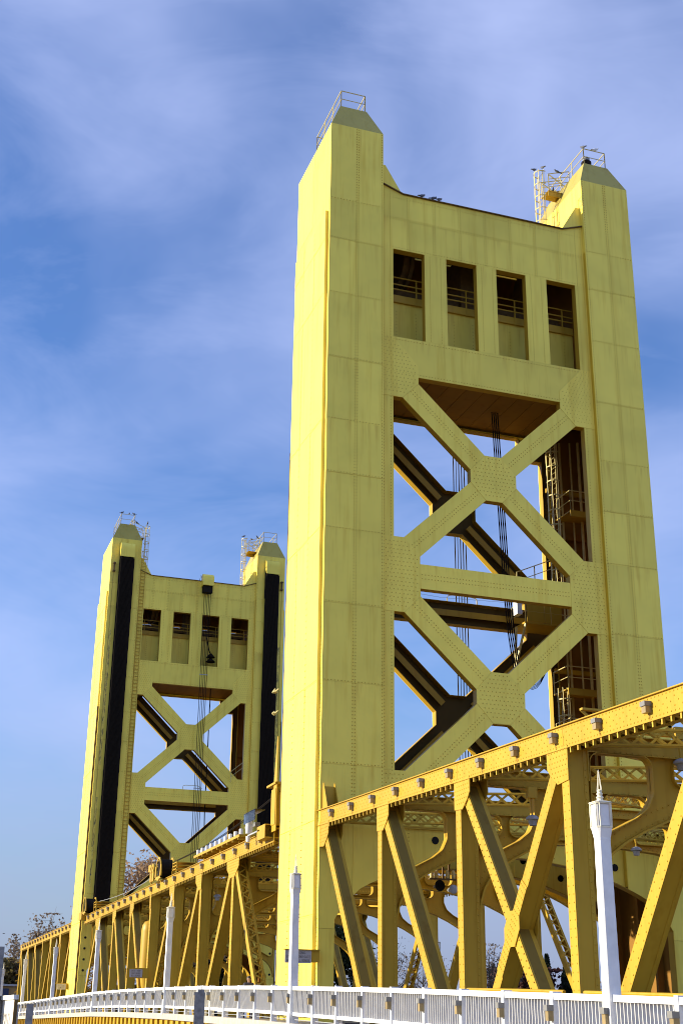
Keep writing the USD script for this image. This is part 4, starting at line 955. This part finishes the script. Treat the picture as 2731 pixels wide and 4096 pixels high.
m.build('lettering', INKG, s)
MB().box(-.4, -.34, .03, .09, -4, 1.9).box(.34, .4, .03, .09, -4, 1.9).build('leg', GALV, s)

# ---------------------------------------------------------------- weathered posts on the bank
def bank_post(label, x, y, top, w, d, rz, cap=True):
    t = Thing('steel_post', label, 'post', (x, y, -59), rz=rz); t.local = True; H = top + 59
    m = MB(); m.box(-w / 2, w / 2, -d / 2, -d / 2 + .02, 0, H).box(-w / 2, w / 2, d / 2 - .02, d / 2, 0, H).box(-w / 2, -w / 2 + .02, -d / 2 + .02, d / 2 - .02, 0, H).box(w / 2 - .02, w / 2, -d / 2 + .02, d / 2 - .02, 0, H)
    m.build('shaft', POSTM, t)
    MB().box(-w / 2 + .02, w / 2 - .02, -d / 2 + .02, d / 2 - .02, H - .05, H - .01).build('top_plate', POSTM, t)
    if cap: MB().box(-.06, .1, -.05, .05, H, H + .07).build('cap_lug', POSTM, t)
bank_post('dark grey flat-topped steel post standing in front of the lift span railing', -9.81, -20.95, -44.02, .25, .14, -.22)
bank_post('short mottled grey post beside the white notice board', -14.22, -24.24, -44.38, .15, .15, -.1, False)
bank_post('tall grey post cut by the left edge of the picture', -15.88, -33.14, -43.69, .4, .3, -.05, False)

# ---------------------------------------------------------------- birds
def bird(label, x, y, z, rz, mat=BIRD, size=1.0):
    t = Thing('pigeon', label, 'bird', (x, y, z), rz=rz, group='birds perched on the towers'); t.local = True
    b = trimesh.creation.icosphere(2, 1.0); v = b.vertices.copy(); v *= (.16, .075, .085); v[:, 2] += .12 + v[:, 0] * .35; v[:, 1] *= 1 - .35 * (v[:, 0] < 0) * (-v[:, 0] / .16)
    h = trimesh.creation.icosphere(1, .042); h.apply_translation((.17, 0, .24)); n = trimesh.creation.icosphere(1, .05); n.apply_scale((1, .9, 1.3)); n.apply_translation((.14, 0, .19))
    m = MB().add(v * size, b.faces); m.mesh(trimesh.Trimesh(h.vertices * size, h.faces)); m.mesh(trimesh.Trimesh(n.vertices * size, n.faces))
    m.hexa(np.array([(-.12, -.04, .06), (-.3, -.045, .015), (-.3, .045, .015), (-.12, .04, .06)]) * size, np.array([(-.12, -.04, .1), (-.3, -.045, .03), (-.3, .045, .03), (-.12, .04, .1)]) * size)
    for s in (-.025, .025): m.tube(np.array([(.0, s, .07), (.01, s, 0)]) * size, .008 * size, 4)
    m.build('body', mat, t, smooth=True); MB().lathe(np.array([(0, 0), (.012, 0), (0, .035)]) * size, 5, tuple(np.array((.205, 0, .235)) * size), 'x').build('beak', RUST, t)
for k, (x, rz) in enumerate(((5.22, .3), (5.88, .2), (6.22, .4))):
    bird(('leftmost of three dark birds on the top beam of the big tower', 'middle one of three dark birds on the top beam of the big tower', 'rightmost of three dark birds on the top beam of the big tower')[k], x, .18, -3.385, rz, size=1.0)
rz_, cz_ = .78, 1.816 + 1.08
bird('dark bird on the front corner of the right cap railing of the big tower', W - WL + rz_ + .02, .82, cz_ + .03, 1.8, size=1.0)
bird('white bird on the cap railing of the big tower', W - 1.35, .8, cz_ + .03, 0.1, BIRDW, 1.05)
for k, (x, v, z) in enumerate(((W - WL - 1.12, 3.3, 2.58), (W - WL - .75, 2.92, 2.58), (W - 2.75, 2.85, 2.45), (W - WL - .1, 3.0, 1.12), (W - 2.8, 3.2, 1.12))):
    bird(('dark bird on the left of the ladder cage top of the big tower', 'dark bird on the front of the ladder cage top of the big tower', 'dark bird on the landing rail right of the ladder cage of the big tower', 'left dark bird on the landing floor beside the ladder cage of the big tower', 'right dark bird on the landing floor beside the cap of the big tower')[k], x, v, z, .4 + k * 1.3, size=0.95)
for k, (x, y, z) in enumerate(((.82, YF + .8, cz_), (1.55, YF + .8, cz_), (2.05, YF + .8, cz_), (2.6, YF + D - 3.75, 2.5), (3.7, YF + D - 3.7, 2.58))):
    bird(('bird on the left corner of the left cap railing of the far tower', 'bird on the middle of the left cap railing of the far tower', 'bird on the right corner of the left cap railing of the far tower', 'bird on the landing rail of the left leg of the far tower', 'bird on the ladder cage of the left leg of the far tower')[k], x, y, z + .03, .3 + k * 1.1, size=1.0)
for k, (x, y, z) in enumerate(((W - WL - 1.0, YF + D - 3.6, 2.58), (W - WL - .2, YF + D - 3.75, 2.3), (W - 2.5, YF + D - 3.75, 2.6))):
    bird(('bird on the ladder cage of the right leg of the far tower', 'bird between ladder cage and cap on the right leg of the far tower', 'bird beside the right cap railing of the far tower')[k], x, y, z, .3 + k * 1.7, size=1.0)
# cap beacon
b = Thing('cap_lamp', 'dark rounded beacon with a pale dome on the right cap of the big tower', 'beacon', (W - WL + 1.05, 1.0, 1.816))
MB().lathe([(0, 0), (.28, 0), (.3, .3), (.22, .4), (0, .42)], 14, (W - WL + 1.05, 1.0, 1.816)).build('housing', ROPE, b, smooth=35)
MB().lathe([(.2, .42), (.22, .55), (.12, .68), (0, .7)], 14, (W - WL + 1.05, 1.0, 1.816)).build('dome', GALV, b, smooth=35)

# ---------------------------------------------------------------- person behind the railing
def person():
    import manifold3d as mf
    x, y = -1.0, 7.0; z0 = zr(y) - 1.3
    t = Thing('person', 'person with short dark hair in a dark jacket walking behind the lift span railing', 'person', (x, y, z0), rz=math.radians(-75)); t.local = True
    def chain(js, edges, e=.03):
        out = None
        for a, b in edges:
            pts = []
            for k in (a, b):
                p, r = np.array(js[k][:3]), js[k][3]; s = trimesh.creation.icosphere(1, r); pts.append(s.vertices + p)
            h = mf.Manifold.hull_points(np.vstack(pts).tolist()); out = h if out is None else out + h
        m = out.refine_to_length(e).to_mesh(); tm = trimesh.Trimesh(m.vert_properties[:, :3], m.tri_verts); trimesh.smoothing.filter_taubin(tm, iterations=8); return tm
    J = dict(pel=(0, 0, .95, .14), belly=(0, 0, 1.1, .14), chest=(0, 0, 1.32, .16), neck0=(0, 0, 1.47, .07), neck=(.01, 0, 1.53, .058), sl=(0, .19, 1.42, .075), sr=(0, -.19, 1.42, .075),
             el=(-.08, .25, 1.14, .05), er=(.1, -.25, 1.14, .05), wl=(.06, .25, .9, .035), wr=(.26, -.24, .95, .035), hl=(0, .1, .9, .1), hr=(0, -.1, .9, .1), kl=(.16, .1, .5, .065), kr=(-.08, -.1, .5, .065), al=(.2, .1, .09, .045), ar=(-.3, -.1, .14, .045), tl=(.34, .1, .04, .04), tr=(-.17, -.1, .05, .04),
             hd=(.015, 0, 1.655, .088), hc=(.03, 0, 1.6, .068), cr=(-.01, 0, 1.70, .085))
    E_ = [('pel', 'belly'), ('belly', 'chest'), ('chest', 'neck0'), ('neck0', 'neck'), ('chest', 'sl'), ('chest', 'sr'), ('sl', 'el'), ('sr', 'er'), ('el', 'wl'), ('er', 'wr'), ('pel', 'hl'), ('pel', 'hr'), ('hl', 'kl'), ('hr', 'kr'), ('kl', 'al'), ('kr', 'ar'), ('al', 'tl'), ('ar', 'tr'), ('hd', 'hc'), ('hd', 'cr'), ('neck', 'hc')]
    for s, w in ((1, 'l'), (-1, 'r')):
        bx, by, bz, _ = J['w' + w]; J['p' + w] = (bx + .03, by, bz - .07, .03); E_.append(('w' + w, 'p' + w))
        for k, (dx, L) in enumerate(((.03, .07), (.012, .085), (-.008, .08), (-.028, .065))):
            J[f'f{k}{w}'] = (bx + .03 + dx, by, bz - .09, .0095); J[f'g{k}{w}'] = (bx + .045 + dx, by - s * .015, bz - .09 - L, .0085); E_.append((f'f{k}{w}', f'g{k}{w}'))
        J['th' + w] = (bx + .06, by - s * .01, bz - .05, .012); J['ti' + w] = (bx + .09, by - s * .02, bz - .11, .010); E_.append(('th' + w, 'ti' + w))
    J['nose'] = (.105, 0, 1.645, .014); J['nb'] = (.095, 0, 1.67, .012); E_.append(('nose', 'nb'))
    for s in (1, -1): J[f'ear{s}'] = (.0, s * .088, 1.65, .02); J[f'ear2{s}'] = (.0, s * .09, 1.67, .02); E_.append((f'ear{s}', f'ear2{s}'))
    MB().mesh(chain(J, E_, .025)).build('body', SKIN, t, smooth=True)
    JJ = {k: (v[0], v[1], v[2], v[3] + .02) for k, v in J.items()}
    MB().mesh(chain(JJ, [('pel', 'belly'), ('belly', 'chest'), ('chest', 'neck0'), ('chest', 'sl'), ('chest', 'sr'), ('sl', 'el'), ('sr', 'er'), ('el', 'wl'), ('er', 'wr')], .03)).build('jacket', CLOTH, t, smooth=True)
    MB().mesh(chain({k: (v[0], v[1], v[2], v[3] + .015) for k, v in J.items()}, [('pel', 'hl'), ('pel', 'hr'), ('hl', 'kl'), ('hr', 'kr'), ('kl', 'al'), ('kr', 'ar')], .03)).build('trousers', TROUS, t, smooth=True)
    H = dict(a=(-.02, 0, 1.71, .093), b=(-.045, 0, 1.64, .085), c=(.03, 0, 1.73, .075)); MB().mesh(chain(H, [('a', 'b'), ('a', 'c')], .025)).build('hair', HAIR, t, smooth=True)
    for s in (1, -1): MB().mesh(trimesh.Trimesh(trimesh.creation.icosphere(1, .012).vertices + (.088, s * .032, 1.672), trimesh.creation.icosphere(1, .012).faces)).build('eye', HOLE, t)
    MB().box(.082, .09, -.025, .025, 1.594, 1.602).build('mouth', RUST, t)
    for w in 'lr': MB().mesh(chain({'a': (*J['a' + w][:2], J['a' + w][2] - .03, .05), 'b': (*J['t' + w][:3], .045)}, [('a', 'b')], .03)).build('shoe', ROPE, t, smooth=True)
person()

# ---------------------------------------------------------------- a car on the roadway
def car():
    x, y = 3.2, 25.6; z0 = zr(y) - 1.42
    t = Thing('car', 'white saloon car on the roadway, glimpsed under the lift span railing', 'car', (x, y, z0)); t.local = True
    prof = [(-2.25, .3), (-2.3, .62), (-2.2, .86), (-1.5, .93), (-.85, 1.38), (-.2, 1.46), (.55, 1.42), (1.25, 1.0), (2.05, .88), (2.28, .7), (2.3, .35), (1.8, .28), (-1.8, .28)]
    wheels = unary_union([Polygon([(c + .37 * math.cos(a), .32 + .37 * math.sin(a)) for a in np.linspace(0, 2 * np.pi, 20)]) for c in (-1.4, 1.42)])
    body = Polygon(prof).buffer(-.05).buffer(.05).difference(wheels)
    m = MB().ext(body, 'x', -.88, .88); v = m.v[0]; k = v[:, 2] > .95; v[k, 0] *= .82; m.build('body', CARW, t)
    for s in (-1, 1):
        for q in (poly((-1.3, .98), (-.8, 1.32), (-.22, 1.38), (-.22, .98)), poly((-.12, .98), (-.12, 1.38), (.5, 1.34), (1.05, 1.0))):
            MB().ext(q, 'x', s * .722 - .012, s * .722 + .012).build('window', CARGL, t)
        for c in (-1.4, 1.42):
            w = MB().lathe([(.2, -.1), (.32, -.1), (.33, -.06), (.33, .06), (.32, .1), (.2, .1)], 20, (s * .78, c, .33), 'x').build('wheel', TYRE, t)
            MB().lathe([(0, s * .1), (.21, s * .1), (.21, s * .08), (0, s * .08)], 14, (s * .78, c, .33), 'x').build('rim', GALV, w)
        MB().box(s * .55 - .14, s * .55 + .14, 2.2, 2.31, .62, .74).build('headlight', GLASSY, t); MB().box(s * .6 - .14, s * .6 + .14, -2.31, -2.2, .66, .8).build('tail_light', RUST, t)
car()

# ---------------------------------------------------------------- trees and a building on the far bank
LEAF = dict(autumn=leafy('autumn_leaves', (0.26, 0.165, 0.09), (0.41, 0.27, 0.155)), olive=leafy('olive_leaves', (0.13, 0.11, 0.04), (0.27, 0.21, 0.08)), green=leafy('green_leaves', (0.022, 0.032, 0.012), (0.065, 0.075, 0.025)),
            bare=leafy('sparse_leaves', (0.13, 0.10, 0.075), (0.24, 0.18, 0.13)), red=leafy('dark_red_leaves', (0.05, 0.02, 0.02), (0.11, 0.045, 0.035)), conifer=leafy('conifer_needles', (0.010, 0.018, 0.012), (0.03, 0.04, 0.022), .15))
def leaves(c, size, rg):
    """Four-cornered leaf tufts at the points c."""
    n = len(c); a = rg.normal(size=(n, 3)); a /= np.linalg.norm(a, axis=1, keepdims=True); b = np.cross(a, rg.normal(size=(n, 3))); b /= np.linalg.norm(b, axis=1, keepdims=True)
    s = size * rg.uniform(.6, 1.4, (n, 1)); V = np.stack([c - a * s, c + b * s * .6, c + a * s, c - b * s * .6], 1).reshape(-1, 3)
    F = (np.array([[0, 1, 2], [0, 2, 3]])[None] + 4 * np.arange(n)[:, None, None]).reshape(-1, 3); return V, F
def tree(name, label, kind, x, y, top, r, n=2600, size=.22, seed=0, base=-47.2, group='trees on the far bank'):
    rg = np.random.default_rng(100 + seed); H = top - base; t = Thing(name, label, 'tree', (x, y, base), group=group); t.local = True
    m = MB(); tr = max(.16, H * .016)
    m.tube([(0, 0, 0), (.1, 0, H * .3), (.05, .1, H * .6), (0, 0, H * .95)], [tr, tr * .8, tr * .5, tr * .12], 7)
    if kind == 'conifer':
        m.build('trunk', BARK, t)
        c = []
        for k in range(n):
            u = rg.uniform(.06, 1) ** .8; ang = rg.uniform(0, 6.283); lay = .78 + .22 * math.sin(u * 40 + ang * 2); rad = r * (1 - u) ** .9 * lay * math.sqrt(rg.uniform(.25, 1)) + .1
            c.append((rad * math.cos(ang), rad * math.sin(ang), H * u - rad * .25))
        V, F = leaves(np.array(c), size, rg); MB().add(V, F).build('crown', LEAF['conifer'], t); return
    ends = []
    nb = 16 if kind != 'bare' else 26
    for k in range(nb):
        h0 = H * rg.uniform(.22, .7); ang = k * 2.4 + rg.uniform(-.4, .4); up = rg.uniform(.35, 1.0); L = r * rg.uniform(.6, 1.05) * (1.1 - .3 * h0 / H)
        tip = np.array([L * math.cos(ang), L * math.sin(ang), h0 + min(L * up * 1.1 + .2 * H * rg.uniform(0, 1), H - h0)])
        mid = np.array([tip[0] * .5, tip[1] * .5, h0 + (tip[2] - h0) * .38]); m.tube([(0, 0, h0), mid, tip], [tr * .4, tr * .22, tr * .05], 5); ends += [tip, mid * .4 + tip * .6]
        for q in range(3 if kind != 'bare' else 6):
            w = mid + (tip - mid) * rg.uniform(0, .9); e = w + rg.normal(size=3) * r * .22 + (0, 0, r * .15); m.tube([w, e], [tr * .1, tr * .03], 4); ends.append(e)
    ends.append(np.array([0, 0, H * .95])); ends = np.array(ends)
    m.build('trunk', BARK, t)
    wgt = rg.uniform(.3, 1, len(ends)); pick = rg.choice(len(ends), n, p=wgt / wgt.sum()); sp = r * (.2 if kind != 'bare' else .16)
    c = ends[pick] + rg.normal(size=(n, 3)) * sp * rg.uniform(.4, 1.2, (n, 1)); c[:, 2] = np.clip(c[:, 2], H * .12, H)
    V, F = leaves(c, size, rg); MB().add(V, F).build('crown', LEAF[kind], t)
tree('autumn_tree', 'brown autumn tree standing behind the left leg of the far tower', 'autumn', 15.8, 127.9, -24.6, 6.2, 8000, .26, 1)
tree('autumn_tree', 'tall brown autumn tree rising just above the bracing of the far tower', 'autumn', 24.6, 133.7, -21.8, 7.0, 8000, .26, 2)
tree('bare_tree', 'nearly bare brown tree above the far truss left of the far tower', 'bare', 6.8, 134.3, -31.3, 4.0, 2600, .2, 3)
tree('bare_tree', 'second nearly bare tree lower on the far truss beside the far tower', 'bare', 3.6, 139, -33.6, 3.6, 2600, .2, 33)
tree('olive_tree', 'olive leaved tree at the left edge behind the end of the trusses', 'olive', .6, 141.1, -37.0, 4.8, 8000, .28, 4)
tree('olive_tree', 'second olive leaved tree cut by the left edge', 'olive', -4.5, 139, -38.2, 4.6, 7000, .28, 44)
tree('green_tree', 'dark green tree seen under the portal of the big tower', 'green', 42.6, 125.8, -31.0, 5.2, 8000, .28, 5)
tree('green_tree', 'dark green tree behind the right half of the lift span', 'green', 24.9, 141, -35.6, 5.0, 7000, .28, 6)
tree('green_tree', 'dark green tree behind the near end of the lift span', 'green', 31.0, 137, -34.3, 4.6, 7000, .28, 7)
tree('bare_tree', 'bare twiggy tree right of the foot of the big tower', 'bare', 48.7, 125, -33.0, 4.2, 650, .15, 8)
tree('bare_tree', 'bare tree behind the second truss diagonal of the near span', 'bare', 54.6, 132.2, -35.2, 4.6, 700, .15, 9)
tree('bare_tree', 'bare tree behind the second truss vertical of the near span', 'bare', 60.5, 135.5, -35.4, 4.4, 700, .15, 10)
tree('bare_tree', 'leafier bare tree between the crossing diagonals and the second vertical', 'bare', 65.5, 123, -33.8, 4.0, 1500, .17, 11)
tree('conifer', 'slim conifer left of the crossing diagonals', 'conifer', 80.7, 153.9, -35.2, 2.4, 4500, .28, 12)
tree('red_tree', 'dark red bush-like tree behind the crossing diagonals', 'red', 73.9, 129.4, -37.0, 4.6, 6000, .26, 13)
tree('conifer', 'conifer behind the foot of the crossing diagonals', 'conifer', 97.7, 179, -33.6, 3.2, 4500, .32, 14)
tree('conifer', 'narrow dark conifer left of the third truss vertical', 'conifer', 79.4, 132.2, -34.6, 2.4, 6000, .26, 15)
tree('conifer', 'broad dark conifer behind the third truss vertical', 'conifer', 79.6, 126.6, -36.0, 3.4, 8000, .28, 16)
tree('bare_tree', 'small bare tree between the third vertical and the nearest lamp post', 'bare', 88.4, 133, -38.4, 3.2, 600, .16, 17)
for k, (x, y, top, r, kd) in enumerate(((50, 128, -40.4, 3.4, 'green'), (56.5, 126, -40.6, 3.6, 'green'), (62.5, 129, -40.2, 3.4, 'red'), (69, 131, -40.8, 3.2, 'green'), (36, 132, -39.4, 3.2, 'green'), (18, 138, -40.2, 3.6, 'olive'), (10, 136, -40.8, 3.4, 'olive'))):
    tree('bush', ('dark green bush below the bare tree beside the big tower', 'dark green bush behind the second truss diagonal', 'reddish bush behind the second truss vertical', 'dark green bush under the crossing diagonals', 'dark green bush behind the foot of the big tower', 'olive bush behind the middle of the lift span', 'olive bush behind the foot of the far tower')[k], kd, x, y, top, r, 4500, .27, 60 + k, group='bushes on the far bank')
b = Thing('building', 'low brown building with a dark blue window far behind the left end of the bridge', 'building', (-2.2, 131, -47.2))
MB().box(-6, 3.2, 130.6, 138, -47.2, -40.6).build('wall', plain('far_building_wall', (0.30, 0.20, 0.09), 0.9, var=0.2, scale=.8), b)
MB().box(-6.3, 3.5, 130.3, 138.3, -40.6, -40.35).build('roof', GALV, b)
MB().box(-1.4, .3, 130.5, 130.58, -41.9, -40.9).build('window', BLUEW, b); MB().box(1.9, 2.9, 130.5, 130.58, -41.3, -40.9).build('window', BLUEW, b)
